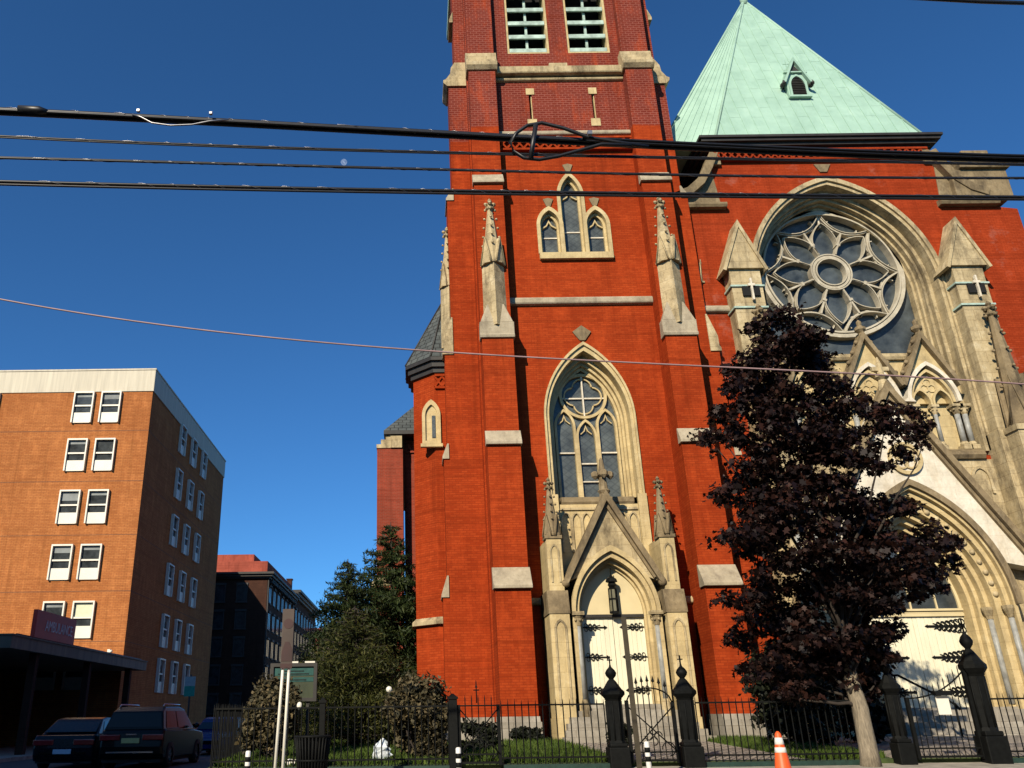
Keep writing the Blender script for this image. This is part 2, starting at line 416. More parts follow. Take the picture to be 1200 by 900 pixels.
def pinnacle(cx, cy, zb, zt, r, mat, shaft=None, crk=.09, parent=church, rot=0, label=None):
    """crocketed stone spirelet; shaft = (z0, radius) adds a square shaft below"""
    mb = MB()
    h = zt-zb
    if shaft: mb.lathe(cx, cy, [(shaft[1], shaft[0]), (shaft[1]*.94, zb)], 4, False, rot)
    mb.lathe(cx, cy, [(r*1.12, zb), (r*1.15, zb+.06), (r*.92, zb+.10), (r*.2, zb+h*.86)], 8, False, rot)
    for k in range(4):                                     # gablets round the foot of the spirelet
        q = rot+math.pi/4+k*math.pi/2
        d = Vector((math.cos(q), math.sin(q), 0)); t = Vector((-d.y, d.x, 0))
        c = Vector((cx, cy, 0))+d*r*.62
        w = r*.62
        a0, a1, ap = c-t*w+Vector((0,0,zb)), c+t*w+Vector((0,0,zb)), c+Vector((0,0,zb+h*.36))
        o = d*r*.32
        mb.face([a0+o, a1+o, ap+o]); mb.face([a0+o, ap+o, Vector((cx,cy,zb+h*.36))]); mb.face([ap+o, a1+o, Vector((cx,cy,zb+h*.36))])
        mb.tube([a0+o*1.1, ap+o*1.1, a1+o*1.1], r*.09, 5)
        for i in range(5):                                 # crockets
            f = .28+.13*i
            rr = (r*.92*(1-f)+r*.2*f)*1.02
            q2 = rot+k*math.pi/2
            p = Vector((cx+math.cos(q2)*rr, cy+math.sin(q2)*rr, zb+h*f))
            mb.lathe(p.x+math.cos(q2)*crk*.45, p.y+math.sin(q2)*crk*.45, [(crk*.15, p.z-crk*.3), (crk*.55, p.z), (crk*.45, p.z+crk*.5), (crk*.1, p.z+crk*.7)], 5, False)
    pn = part(mb, 'pinnacle', mat, parent, label)
    mb = MB(); z = zb+h*.80; k = crk*1.25
    mb.lathe(cx, cy, [(r*.22, z), (k*1.35, z+k*.5), (k*1.5, z+k*.9), (k*.7, z+k*1.3), (k*.65, z+k*1.8)], 8, False)
    for q in range(4):
        a = rot+q*math.pi/2; mb.lathe(cx+math.cos(a)*k*1.2, cy+math.sin(a)*k*1.2, [(k*.15, z+k*1.6), (k*.7, z+k*2.1), (k*.6, z+k*2.6), (k*.1, z+k*2.9)], 5, False)
    mb.lathe(cx, cy, [(k*.6, z+k*1.8), (k*.9, z+k*2.4), (k*.4, z+k*3.0), (k*.75, z+k*3.5), (k*.1, z+k*4.4)], 8, False)
    part(mb, 'finial', mat, pn)
    return pn
for s in (-1, 1):
    x0, x1 = sorted((TX+s*2.68, TX+s*3.78))
    front_buttress(x0, x1)
    cx = (x0+x1)/2; cy = WY-.72
    mb = MB()
    mb.yz([(WY-.6,13.70),(WY-1.02,13.70),(WY-1.04,13.80),(WY-.98,13.86),(WY-.98,14.32),(WY-.66,14.32)], x0-.06, x1+.06)
    mb.xy([(x0-.03,WY-.97),(x1+.03,WY-.97),(x1+.03,WY-.50),(x0-.03,WY-.50)], 14.324, 15.1, .52, (cx, WY-.66))
    part(mb, 'pinnacle_base', 'stone_grey', bevel=.012)
    pinnacle(cx, cy+.06, 16.72, 19.75, .40, 'stone', (14.2, .43), .10, label=None)
    # side buttress with its set-offs seen in profile
    xs = TX+s*3.83
    mb = MB()
    for z0, z1, p, q in STEPS:
        a, b = sorted((xs-s*.3, xs+s*q)); mb.box(a, b, WY+.45, WY+1.55, z0, z1)
    part(mb, 'buttress', 'brick')
    mb = MB(); a, b = sorted((xs-s*.2, xs+s*1.62)); mb.box(a, b, WY+.36, WY+1.64, .4, 1.31)
    part(mb, 'plinth', 'plinth')
    for za, zb, q, qn in ((4.98,5.68,1.5,1.35),(9.71,10.26,1.35,1.22),(20.38,20.92,.95,.74)):
        mb = MB()
        mb.xz([(xs+s*(qn-.05), za), (xs+s*(q+.05), za), (xs+s*(q+.05), za+.09), (xs+s*(qn+.004), zb), (xs+s*(qn-.05), zb)], WY+.40, WY+1.6)
        part(mb, 'set_off', 'stone_grey')
    mb = MB()
    mb.xz([(xs,26.06),(xs+s*.80,26.06),(xs+s*.95,26.22),(xs+s*.96,26.36),(xs+s*.84,26.42),(xs+s*.66,26.7),(xs+s*.62,27.02),(xs+s*.464,27.3),(xs,27.3)], WY+.36, WY+1.64)
    part(mb, 'buttress_cap', 'stone')
    mb = MB()
    mb.xz([(xs+s*.9,13.70),(xs+s*1.30,13.70),(xs+s*1.30,13.84),(xs+s*1.24,13.9),(xs+s*1.24,14.3),(xs+s*.95,15.2),(xs+s*.9,15.2)], WY+.40, WY+1.6)
    part(mb, 'pinnacle_base', 'stone')
    pinnacle(xs+s*.98, WY+1.0, 16.72, 19.6, .30, 'stone', (14.2, .33), .09)
    mb = MB(); mb.xz([(xs+s*.46,29.6),(xs+s*.62,29.6),(xs+s*.62,29.75),(xs+s*.46,30.2)], WY+.40, WY+1.6); part(mb, 'set_off', 'stone')

# --- belt courses and ornament on the tower front (between the buttresses)
A, B = TX-2.676, TX+2.676
def belt(z0, z1, y, mat='stone_grey', x0=A, x1=B, slope=.08, parent=church, yb=WY+.02):
    mb = MB(); mb.yz([(yb, z0), (y, z0+.03), (y-.03, z0+.08), (y-.03, z1-slope), (y+.06, z1), (yb, z1)], x0, x1)
    return part(mb, 'belt_course', mat, parent, bevel=.01)
belt(15.42, 15.74, WY-.13); belt(23.06, 23.32, WY-.13)
belt(25.86, 26.06, WY-.10, 'stone'); belt(26.06+.003, 26.50, WY-.30, 'stone')
for s in (-1, 1):
    a, b = sorted((TX+s*2.676, TX+s*1.75)); belt(4.62, 4.86, WY-.12, 'stone', a, b)
mb = MB(); mb.box(TX-.38, TX+.38, WY-.24, WY+.02, 26.505, 26.66); part(mb, 'corbel', 'stone')
def lattice(x0, x1, z0, z1, y, n):
    """raised diamond brickwork band"""
    mb = MB(); w = (x1-x0)/n
    for i in range(n):
        for a, b in (((x0+i*w, z0), (x0+(i+1)*w, z1)), ((x0+i*w, z1), (x0+(i+1)*w, z0))):
            mb.bar([a, b], .07, y-jit(), y+.155)
    mb.box(x0, x1, y-.03, y+.155, z1+.001, z1+.09); mb.box(x0, x1, y-.03, y+.155, z0-.09, z0-.001)
    return mb
part(lattice(A, B, 22.42, 22.86, WY-.15, 16), 'lattice_band', 'brick')
for x in (-1.23, 1.36):
    mb = MB(); mb.box(TX+x-.17, TX+x+.17, WY-.03, WY+.2, 25.2, 25.52); mb.box(TX+x-.19, TX+x+.19, WY-.03, WY+.2, 23.58, 23.95)
    mb.box(TX+x+.03, TX+x+.065, WY+.05, WY+.3, 23.95, 25.2)  # pale strip in the slit stands in for a glint of light
    part(mb, 'slit_surround_glint', 'stone_clean')

# --- belfry openings with copper louvres
for c in (-1.15, 1.42):
    cx = TX+c
    mb = MB()
    ringplate(mb, arch(cx, .895, 27.405, 32.2, 1.49, 8), arch(cx, .80, 27.5, 32.2, 1.38, 8), WY+.04, WY+.75)
    o = part(mb, 'belfry_opening', 'stone_clean')
    for k in range(7):
        z = 27.62+.76*k
        mb = MB(); mb.yz([(WY+.10,z),(WY+.12,z-.03),(WY+.62,z+.42),(WY+.60,z+.46)], cx-.79, cx+.79)
        mb.box(cx-.79, cx+.79, WY+.05, WY+.12, z-.10, z+.10)
        part(mb, 'louver', 'louver', o)
    mb = MB(); mb.box(cx-.05, cx+.05, WY+.2, WY+.3, 27.5, 33.0); part(mb, 'mullion', 'louver', o)

# --- triple lancet
tri = MB()
tri.bar([(TX-1.36, 17.48), (TX+1.42, 17.48)], .26, WY-.16, WY+.2)
trip = part(tri, 'triple_lancet', 'stone_clean')
for c, w, zs, rise in ((-.87, .44, 18.9, .72), (.02, .46, 20.2, 1.0), (.93, .44, 18.9, .72)):
    cx = TX+c; mb = MB(); e = .004 if c == .02 else 0
    ringplate(mb, arch(cx, w+.075-e, 17.62+e, zs, rise+.12, 10), arch(cx, w-.06, 17.66, zs, rise-.07, 10), WY-.06-e, WY+.16)
    ringplate(mb, arch(cx, w-.004, 17.63+e, zs, rise-.004, 10), arch(cx, w-.15, 17.7, zs, rise-.2, 10), WY+.162, WY+.34)
    t = archtop(cx, w-.19, zs+.02, .42, 8)
    mb.bar([(cx-w+.16, zs-.02), (cx-.10, zs+.10), (cx, zs+.30), (cx+.10, zs+.10), (cx+w-.16, zs-.02)], .05, WY+.20, WY+.31)
    f = part(mb, 'lancet_frame', 'stone_clean', trip)
    mb = MB(); mb.xz(arch(cx, w-.02, 17.64, zs, rise-.03, 10), WY+.30, WY+.33); part(mb, 'pane', 'glass', trip)
    mb = MB(); mb.box(cx-w+.15, cx+w-.15, WY+.26, WY+.302, 18.45+(c==.02)*.25, 18.50+(c==.02)*.25); part(mb, 'glazing_bar', 'stone_white', trip)
    mb = MB(); z = zs+rise+(.10 if c == .02 else .08); mb.xz([(cx-.08,z+.04),(cx+.08,z+.04),(cx+.2,z+.36),(cx,z+.42),(cx-.2,z+.36)], WY-.05, WY+.05)
    part(mb, 'keystone', 'stone_old', trip)

# --- tall traceried window over the side door
wx = TX-.05
mb = MB()
def orders(mb, cx, lst, z0, zs, rise0, w0, y_last, n=16):
    """stepped arch mouldings; lst = [(outer w, inner w, front y)], each running back to the next"""
    for i, (wo, wi, y) in enumerate(lst):
        yb = lst[i+1][2]+.05 if i+1 < len(lst) else y_last
        ro, ri = rise0*wo/w0, rise0*wi/w0
        o = legs(cx, wo, z0, zs, ro, n); inn = legs(cx, wi, z0, zs, ri, n)
        mb.xz(o + inn[::-1], y, yb)
orders(mb, wx, [(1.60,1.53,WY-.10),(1.53,1.42,WY-.02),(1.42,1.32,WY+.42),(1.32,1.24,WY+.60),(1.24,1.16,WY+.74)], 8.25, 11.0, 2.84, 1.56, WY+1.02)
bw_ = part(mb, 'traceried_window', 'stone_clean')
mb = MB(); mb.xz(arch(wx, 1.18, 8.28, 11.0, 2.16), WY+.90, WY+.96); part(mb, 'pane', 'glass', bw_)
mb = MB(); y0, y1 = WY+.76, WY+.92
mb.bar(circle(wx, 12.12, .82, 32), .10, y0, y1, True)
for c in (-.75, 0, .75):
    w, zs, rise = (.335, 10.95, .62) if c else (.335, 10.55, .62)
    mb.bar(legs(wx+c, w, 8.3, zs, rise, 8), .085, y0-jit()-.004, y1)
    mb.bar([(wx+c-.2, zs+.12), (wx+c-.06, zs+.24), (wx+c, zs+.42), (wx+c+.06, zs+.24), (wx+c+.2, zs+.12)], .035, y0+.05, y1)
for k in range(4):                                          # quatrefoil cusps inside the circle
    a = math.pi/4+k*math.pi/2
    mb.bar([(wx+.33*math.cos(a+math.pi/4)+.35*math.cos(a+math.pi/4+t), 12.12+.33*math.sin(a+math.pi/4)+.35*math.sin(a+math.pi/4+t)) for t in np.linspace(-1.45,1.45,11)], .045, y0+.04+jit(), y1)
part(mb, 'tracery', 'stone_clean', bw_)
mb = MB(); mb.box(wx-.025, wx+.025, y0+.03, y1, 11.36, 12.88); mb.box(wx-.76, wx+.76, y0+.06, y1, 12.02, 12.07)
for c in (-.75, 0, .75): mb.box(wx+c-.29, wx+c+.29, y0+.05, y1, (9.95 if c else 9.55), (10.0 if c else 9.60))
mb.box(wx-.29, wx+.29, y0+.05, y1, 8.9, 8.94)
part(mb, 'glazing_bar', 'stone_white', bw_)
mb = MB(); mb.yz([(WY+.95,7.93),(WY-.02,7.93),(WY-.06,8.0),(WY-.06,8.16),(WY+.88,8.32),(WY+.95,8.32)], wx-1.22, wx+1.22); part(mb, 'sill', 'stone_old', bw_)
mb = MB(); mb.xz([(wx-.10,13.98),(wx+.10,13.98),(wx+.34,14.32),(wx,14.58),(wx-.34,14.32)], WY-.06, WY+.05); part(mb, 'keystone', 'stone_old', bw_)

# --- carved stone apron between window and portal, side door portal
mb = MB()
mb.xz([(wx-1.55, .72), (wx+1.55, .72), (wx+1.55, 7.92), (wx-1.55, 7.92)], WY-.02, WY+.35, [arch(wx, 1.32, .9, 4.25, 1.9)])
mb.box(wx-1.64, wx-1.34, WY-.12, WY+.02, 4.3, 8.25); mb.box(wx+1.34, wx+1.64, WY-.12, WY+.02, 4.3, 8.25)
ap = part(mb, 'stone_apron', 'stone_clean')
mb = MB()
for k, c in enumerate((-1.12, -.78, -.44, .44, .78, 1.12)):
    mb.bar(legs(wx+c, .15, 6.3, 7.35, .28, 6), .05, WY-.075-jit(), WY+.01)
mb.box(wx-1.3, wx+1.3, WY-.08, WY, 7.72, 7.80)
part(mb, 'blind_arcade', 'stone', ap)
PYF = 26.2                                                 # front plane of the portal
px_ = TX-.1
mb = MB()
zs, rise, w0 = 4.25, 1.5, 1.0
orders(mb, px_, [(1.36,1.24,PYF-.08),(1.24,1.12,PYF+.04),(1.12,1.03,PYF+.32),(1.03,.97,PYF+.5)], .9, zs, rise, w0, WY-.12)
port = part(mb, 'portal', 'stone_clean')
mb = MB()                                                   # gable over the arch
ga = 7.75
mb.xz([(px_-1.42, 5.2), (px_-1.36, 5.2)] + [p for p in archtop(px_, 1.355, zs, rise*1.355, 14) if p[1] > 5.25] + [(px_+1.36, 5.2), (px_+1.42, 5.2), (px_, ga)], PYF+.02, WY-.1)
part(mb, 'gable', 'stone', port)
mb = MB(); mb.bar([(px_-1.50, 5.15), (px_, ga+.12), (px_+1.50, 5.15)], .17, PYF-.22, PYF+.3); mb.bar([(px_-1.30, 5.28), (px_, ga-.16), (px_+1.30, 5.28)], .09, PYF-.08, PYF+.25)
for s in (-1, 1): mb.ball((px_+s*1.5, PYF-.1, 5.12), .13, 8)
part(mb, 'rake_moulding', 'stone_old', port)
mb = MB()
mb.lathe(px_, PYF+.04, [(.20,ga-.1),(.15,ga+.2),(.21,ga+.3),(.14,ga+.36),(.11,ga+.75),(.2,ga+.82),(.12,ga+.95),(.06,ga+1.35),(.01,ga+1.42)], 8, False)
for q in range(4):
    a = q*math.pi/2; mb.lathe(px_+.24*math.cos(a), PYF+.04+.24*math.sin(a), [(.02,ga+.68),(.12,ga+.78),(.13,ga+.9),(.06,ga+.95)], 6, False)
part(mb, 'finial', 'stone_old', port)
for s in (-1, 1):                                           # flanking piers
    cx = px_+s*1.78
    mb = MB()
    mb.box(cx-.33, cx+.33, PYF-.28, WY-.02, .5, 1.25); mb.box(cx-.30, cx+.30, PYF-.24, WY-.02, 1.25, 4.2)
    mb.box(cx-.23, cx+.23, PYF-.14, WY-.02, 4.9, 6.5)
    pr = part(mb, 'portal_pier', 'stone_clean', port)
    mb = MB(); mb.yz([(WY-.02,4.2),(PYF-.27,4.2),(PYF-.27,4.3),(PYF-.145,4.9),(WY-.02,4.9)], cx-.325, cx+.325); mb.box(cx-.27, cx+.27, PYF-.18, PYF+.32, 6.5, 6.6)
    part(mb, 'set_off', 'stone_old', port)
    mb = MB(); mb.bar(legs(cx, .16, 1.6, 3.75, .26, 6), .06, PYF-.275, PYF-.22); mb.bar(legs(cx, .12, 5.15, 6.1, .2, 6), .05, PYF-.17, PYF-.13)
    part(mb, 'blind_panel', 'stone', port)
    pinnacle(cx, PYF+.07, 6.6, 8.5, .26, 'stone_old', None, .075, parent=port, rot=0)
    # nook shaft with capital
    q = px_+s*1.20
    mb = MB(); mb.lathe(q, PYF-.02, [(.085, 1.75), (.075, 3.85)], 12); part(mb, 'column_shaft', 'shaft', port)
    mb = MB(); mb.lathe(q, PYF-.02, [(.09,3.85),(.10,3.92),(.14,4.08),(.17,4.12),(.10,4.16)], 10, False)
    for k in range(6): mb.ball((q+.13*math.cos(k), PYF-.02+.13*math.sin(k), 4.02), .045, 5)
    mb.box(q-.18, q+.18, PYF-.2, PYF+.16, 4.16, 4.27); part(mb, 'capital', 'stone', port)
    mb = MB(); mb.lathe(q, PYF-.02, [(.14,1.25),(.14,1.55),(.10,1.72),(.09,1.76)], 10, False)
    part(mb, 'column_base', 'stone', port)
DY = WY-.68                                                 # door plane
mb = MB(); mb.xz(arch(px_, .98, 4.24, 4.26, 1.47), DY-.02, DY+.1); part(mb, 'tympanum', 'cream_paint', port)
mb = MB(); mb.box(px_-.98, px_+.98, DY-.10, DY+.02, 4.15, 4.24); part(mb, 'lintel', 'dark_metal', port)
def strap(mb, x, z, ln, s, y, fancy=1.0):
    """scrolled wrought-iron strap hinge running from x for ln in direction s"""
    mb.box(min(x, x+s*ln), max(x, x+s*ln), y-.03, y, z-.022*fancy, z+.022*fancy)
    tip = x+s*ln; mb.xz([(tip, z-.06), (tip+s*.10, z), (tip, z+.06)], y-.03, y)
    for k in range(int(4*fancy)):
        f = (.10+.2*k)*ln/fancy if fancy > 1 else (.12+.2*k)*ln
        for u in (-1, 1):
            r = .10*fancy*(1-.09*k)
            c = (x+s*(f+.03), z+u*(r*.9))
            pts = [(c[0]+s*r*.9*math.cos(t)*(1-.06*i), c[1]-u*r*math.sin(t)*(1-.06*i)*.9) for i, t in enumerate(np.linspace(math.pi*.5, math.pi*2.1, 10))]
            mb.tube([(p[0], y-.02, p[1]) for p in pts], .012*fancy, 5)
            mb.tube([(x+s*f, y-.02, z), (x+s*(f+.07), y-.02, z+u*r*.6), (x+s*(f+.17), y-.02, z+u*r*.95)], .013*fancy, 5)
            mb.xz([(x+s*(f+.16), z+u*r*.85), (x+s*(f+.21), z+u*r*1.0), (x+s*(f+.17), z+u*r*1.15)][::u*int(s)], y-.03, y-.005)
def door_leaf(x0, x1, z0, z1, y, hinge_x, s, zs_, ln, fancy, parent):
    mb = MB(); n = int((x1-x0)/.13)
    for i in range(n):
        a = x0+(x1-x0)*i/n; mb.box(a+.003, a+(x1-x0)/n-.003, y-.012*(i % 2)*.4, y+.06, z0, z1)
    mb.box(x0, x1, y+.012, y+.07, z0, z1)
    d = part(mb, 'door', 'door_paint', parent)
    for z in zs_:
        mb = MB(); strap(mb, hinge_x, z, ln, s, y-.004, fancy); part(mb, 'strap_hinge', 'iron', d)
    return d
door_leaf(px_-.97, px_-.008, 1.62, 4.15, DY, px_-.95, 1, (2.02, 2.98, 3.86), .66, .8, port)
door_leaf(px_+.008, px_+.97, 1.62, 4.15, DY, px_+.95, -1, (2.02, 2.98, 3.86), .66, .8, port)
mb = MB()
for k in range(6): mb.box(px_-1.5-.12*k, px_+1.5+.12*k, PYF+.55-.32*(k+1)-.02, PYF+.55-.32*k if k else WY-.05, .5, 1.62-.17*k)
part(mb, 'steps', 'plinth', port)

# --- downpipe in the corner and lightning cable
mb = MB(); mb.tube([(Rt+.62, WY+.75, 22), (Rt+.62, WY+.75, 1)], .05, 8); part(mb, 'downpipe', 'dark_metal')

# --- stair turret on the left of the tower
tcx, tcy, tr = 1.32, 30.1, 1.34
def octo(cx, cy, r, z0, z1, r1=None):
    mb = MB(); r1 = r if r1 is None else r1
    mb.lathe(cx, cy, [(r/math.cos(math.pi/8), z0), (r1/math.cos(math.pi/8), z1)], 8, False, math.pi/8); return mb
mb = octo(tcx, tcy, tr, .5, 13.3); part(mb, 'stair_turret', 'brick')
mb = MB()
for r, z0, z1 in ((tr+.10, 13.3, 13.5), (tr+.2, 13.5, 13.72), (tr+.3, 13.72, 13.86)):
    mb.lathe(tcx, tcy, [(r/math.cos(math.pi/8), z0), (r/math.cos(math.pi/8), z1)], 8, False, math.pi/8)
part(mb, 'cornice', 'dark_metal')
mb = octo(tcx, tcy, tr+.30, 13.87, 17.1, .04); part(mb, 'turret_roof', 'slate')
mb = MB()
for k in range(8):
    a = math.pi/8+k*math.pi/4; r0 = (tr+.3)/math.cos(math.pi/8)
    mb.tube([(tcx+r0*math.cos(a), tcy+r0*math.sin(a), 13.88), (tcx+.05*math.cos(a), tcy+.05*math.sin(a), 17.12)], .035, 6)
part(mb, 'roof_hip', 'dark_metal')
fy = tcy-tr
part(lattice(tcx-.54, tcx+.54, 12.75, 13.15, fy-.06, 4), 'lattice_band', 'brick')
lx = .62; mb = MB()
ringplate(mb, arch(lx, .34, 10.5, 11.6, .62, 8), arch(lx, .22, 10.62, 11.6, .42, 8), fy-.1, fy+.05); mb.box(lx-.4, lx+.4, fy-.16, fy+.02, 10.38, 10.5)
mb.xz(arch(lx, .23, 10.6, 11.6, .44, 8), fy-.02, fy-.004)
tw_ = part(mb, 'turret_window', 'stone_clean')
mb = MB(); mb.box(lx+.02, lx+.15, fy-.045, fy-.021, 10.75, 11.6); part(mb, 'pane', 'glass', tw_)
mb = MB(); mb.lathe(tcx, tcy, [((tr+.02)/math.cos(math.pi/8), 4.2), ((tr+.14)/math.cos(math.pi/8), 4.22), ((tr+.14)/math.cos(math.pi/8), 4.34), ((tr+.005)/math.cos(math.pi/8), 4.46)], 8, False, math.pi/8)
part(mb, 'belt_course', 'stone')
mb = octo(tcx, tcy, tr+.1, .4, 1.3); part(mb, 'plinth', 'plinth')

# --- transept and nave body behind
mb = MB(); mb.box(-.55, 9, 42, 58, .5, 15.0); part(mb, 'transept_wall', 'brick_raw')
mb = MB(); mb.box(-1.95, -.62, 41.2, 43.0, .5, 14.3); mb.box(-2.2, -.62, 41.15, 43.05, .5, 7.3); part(mb, 'buttress', 'brick_raw')
mb = MB(); mb.xz([(-1.98,14.3),(-1.25,14.3),(-1.25,15.0),(-1.5,15.0),(-1.5,14.75),(-1.75,14.75),(-1.75,14.5),(-1.98,14.5)], 41.15, 42.4); mb.box(-1.25,-.66,41.1,41.9,14.3,14.97)
mb.xz([(-2.26,7.28),(-1.9,7.28),(-1.9,7.8),(-2.26,7.4)], 41.1, 43.1); mb.box(-2.0,-.60,41.1,43.1,7.3,7.75); part(mb, 'set_off', 'stone')
mb = MB(); mb.box(-1.6, 9, 41.0, 58.4, 15.003, 15.2); part(mb, 'cornice', 'dark_metal')
mb = MB(); mb.xy([(-1.6,41.0),(12,41.0),(12,58.4),(-1.6,58.4)], 15.205, 23, .12); part(mb, 'transept_roof', 'slate')
part(lattice(-.5, 8.9, 14.35, 14.8, 41.93, 26), 'lattice_band', 'brick_raw')
mb = MB(); mb.box(9.5, 24.1, 30.2, 64, .5, 16); part(mb, 'nave_wall', 'brick_raw')
mb = MB(); mb.prism([(9.2,16),(24.4,16),(16.8,21.8)], lambda p: (p[0],30.9,p[1]), lambda p: (p[0],64.3,p[1])); part(mb, 'nave_roof', 'slate')

# ================================================================== NAVE FACADE WITH ROSE WINDOW
NX, NY = 16.8, 28.3
mb = MB()
rose_hole = arch(NX, 3.6, 9.7, 16.7, 4.65, 18)
port_hole = arch(NX, 3.0, .9, 4.5, 4.4, 18)
mb.xz([(Rt+.05,.5),(24.2,.5),(24.2,19.9),(21.5,20.25),(21.3,22.95),(12.3,22.95),(12.1,20.25),(Rt+.05,20.25)], NY, NY+.5, [rose_hole, port_hole])
fac = part(mb, 'facade_wall', 'brick_nave')
mb = MB(); mb.box(12.35, 21.25, NY+2.0, 37, 15, 22.9); mb.box(12.35, 12.9, NY+.5, NY+2.0, 15, 22.9); mb.box(20.7, 21.25, NY+.5, NY+2.0, 15, 22.9); mb.box(Rt+.1, 12.3, NY+.55, 31, 15, 19.8); mb.box(21.3, 24.1, NY+.55, 31, 15, 19.8); part(mb, 'roof_storey', 'brick_raw')
mb = MB(); mb.box(NX-3.7, NX+3.7, NY+1.6, NY+1.8, .9, 22); part(mb, 'dark_backing', 'black')  # black sheet painted in for the unlit nave behind rose and portal
part(lattice(12.4, 21.2, 22.38, 22.74, NY-.15, 30), 'lattice_band', 'brick_nave')
mb = MB()
for y, x, z0, z1 in ((.10,.1,22.86,22.95),(.26,.26,22.95,23.08),(.40,.40,23.08,23.21),(.48,.48,23.21,23.32)):
    mb.box(12.3-x, 21.3+x, NY-y, 37.2+y, z0+.001, z1)
part(mb, 'cornice', 'dark_metal')
# steep copper roof
AP = Vector((NX, 31.6, 34.5)); zb = 23.34
bl, br = Vector((12.55, 28.05, zb)), Vector((21.15, 28.05, zb))
ll = Vector((10.4, 28.75, zb-.05)); rb, lb = Vector((21.15, 35.2, zb)), Vector((10.4, 35.2, zb-.05))
mb = MB(); ring = [bl, br, rb, lb, ll]
for i in range(5): mb.face([ring[i], ring[(i+1) % 5], AP])
mb.face(ring[::-1])
cr = part(mb, 'copper_roof', 'copper')
mb = MB()
def seams(a, b, n, lo=.03, hi=.0):
    """standing seams up the slope of the triangular face a-b-apex"""
    nrm = (b-a).cross(AP-a).normalized()
    if nrm.y > 0 and abs(nrm.y) > abs(nrm.x): nrm = -nrm
    ed = (b-a).normalized(); foot = (AP-a).dot(ed); ln = (b-a).length
    slope = (AP-a-ed*foot)
    for i in range(1, n):
        d = ln*i/n
        k = d/foot if d < foot else (ln-d)/(ln-foot)
        p = a+ed*d
        mb.strip(p, p+slope*k, .03, .022, nrm)
        for j in range(1, 8):                             # staggered cross joints
            f = (j+.5*(i % 2))/8
            ext = min(ln/n, ln-(ln-foot)*f-d)
            if f < k and ext > .05: mb.strip(p+slope*f, p+slope*f+ed*ext, .014, .006, nrm)
seams(bl, br, 18)
# left facet: fan seams from the eaves to the apex
nl = (bl-ll).cross(AP-ll).normalized()
if nl.y > 0: nl = -nl
for i in range(1, 7):
    p = ll+(bl-ll)*i/7; mb.strip(p, p+(AP-p)*.93, .03, .022, nl)
part(mb, 'roof_seam', 'copper', cr)
mb = MB()
for p in (bl, br, ll): mb.tube([p, AP], .06, 6)
mb.lathe(AP.x, AP.y, [(.16,AP.z-.3),(.2,AP.z+.05),(.05,AP.z+.5)], 8)
part(mb, 'roof_hip', 'copper', cr)
# lucarne
dx, dz0 = 16.88, 26.1
def fy_(z): return bl.y+(AP.y-bl.y)*(z-zb)/(AP.z-zb)
yf = fy_(dz0)-.12
def shrink(mb): mb.v = [(dx+(p[0]-dx)*.72, p[1], dz0+(p[2]-dz0)*.74) for p in mb.v]
mb = MB()
mb.xz([(dx-.62,dz0),(dx+.62,dz0),(dx+.62,dz0+1.1),(dx,dz0+2.5),(dx-.62,dz0+1.1)], yf+.02, yf+1.5)
mb.bar([(dx-.80,dz0+.9),(dx,dz0+2.62),(dx+.80,dz0+.9)], .12, yf-.14, yf+1.4)
mb.bar(legs(dx, .48, dz0-.02, dz0+.75, .72, 8), .12, yf-.06, yf+.1); mb.box(dx-.68, dx+.68, yf-.1, yf+.1, dz0-.14, dz0-.02)
mb.box(dx-.7, dx+.7, yf-.08, yf+.05, dz0+1.66, dz0+1.74)
mb.box(dx-.02, dx+.02, yf+.5, yf+.54, dz0+2.5, dz0+3.3); mb.box(dx-.2, dx+.2, yf+.505, yf+.535, dz0+3.0, dz0+3.05)
shrink(mb); lu = part(mb, 'roof_dormer', 'copper', cr)
mb = MB()
for k in range(11):
    z = dz0+.02+k*.125; w = .42 if k < 6 else .42*(1-((k-5.5)/6)**1.5)
    mb.yz([(yf-.05,z),(yf-.04,z-.02),(yf-.0,z+.07),(yf-.01,z+.09)], dx-w, dx+w)
mb.xz([(dx-.3,dz0+1.80),(dx+.3,dz0+1.80),(dx,dz0+2.3)], yf-.01, yf+.03)
mb.xz(arch(dx, .44, dz0, dz0+.75, .66, 8), yf-.012, yf+.03); shrink(mb); part(mb, 'dormer_louver', 'dark_metal', lu)
mb = MB()
for s in (-1, 1): mb.ball((dx+s*.86, yf+.05, dz0+.85), .15, 6); mb.lathe(dx+s*.86, yf-.08, [(.02,dz0+.7),(.13,dz0+.8),(.04,dz0+1.06)], 5, False)
shrink(mb); part(mb, 'dormer_boss', 'dark_metal', lu)
# scrolled stone shoulders
for s in (-1, 1):
    ex = NX+s*4.5
    pts = [(ex-s*.05, 22.55), (ex+s*.25, 21.9), (ex+s*.65, 21.2), (ex+s*1.15, 20.75), (ex+s*1.75, 20.5)]
    mb = MB(); mb.bar(pts, .34, NY-.35, NY+.5); mb.xz([(ex-s*.1,20.3),(ex+s*1.9,20.3),(ex+s*1.75,20.45),(ex+s*1.0,20.75),(ex+s*.55,21.2),(ex+s*.1,22.4)], NY-.05, NY+.48)
    mb.xz([(ex-s*.35,22.1),(ex-s*.02,22.1),(ex-s*.02,22.7),(ex-s*.35,22.7)], NY-.16, NY+.1)
    part(mb, 'stone_shoulder', 'stone_old', bevel=.02)
    a, b = sorted((ex-s*.25, ex+s*2.1))
    mb = MB(); mb.yz([(NY+.1,20.02),(NY-.24,20.02),(NY-.30,20.12),(NY-.30,20.2),(NY+.1,20.32)], a, b); part(mb, 'belt_course', 'stone_old')
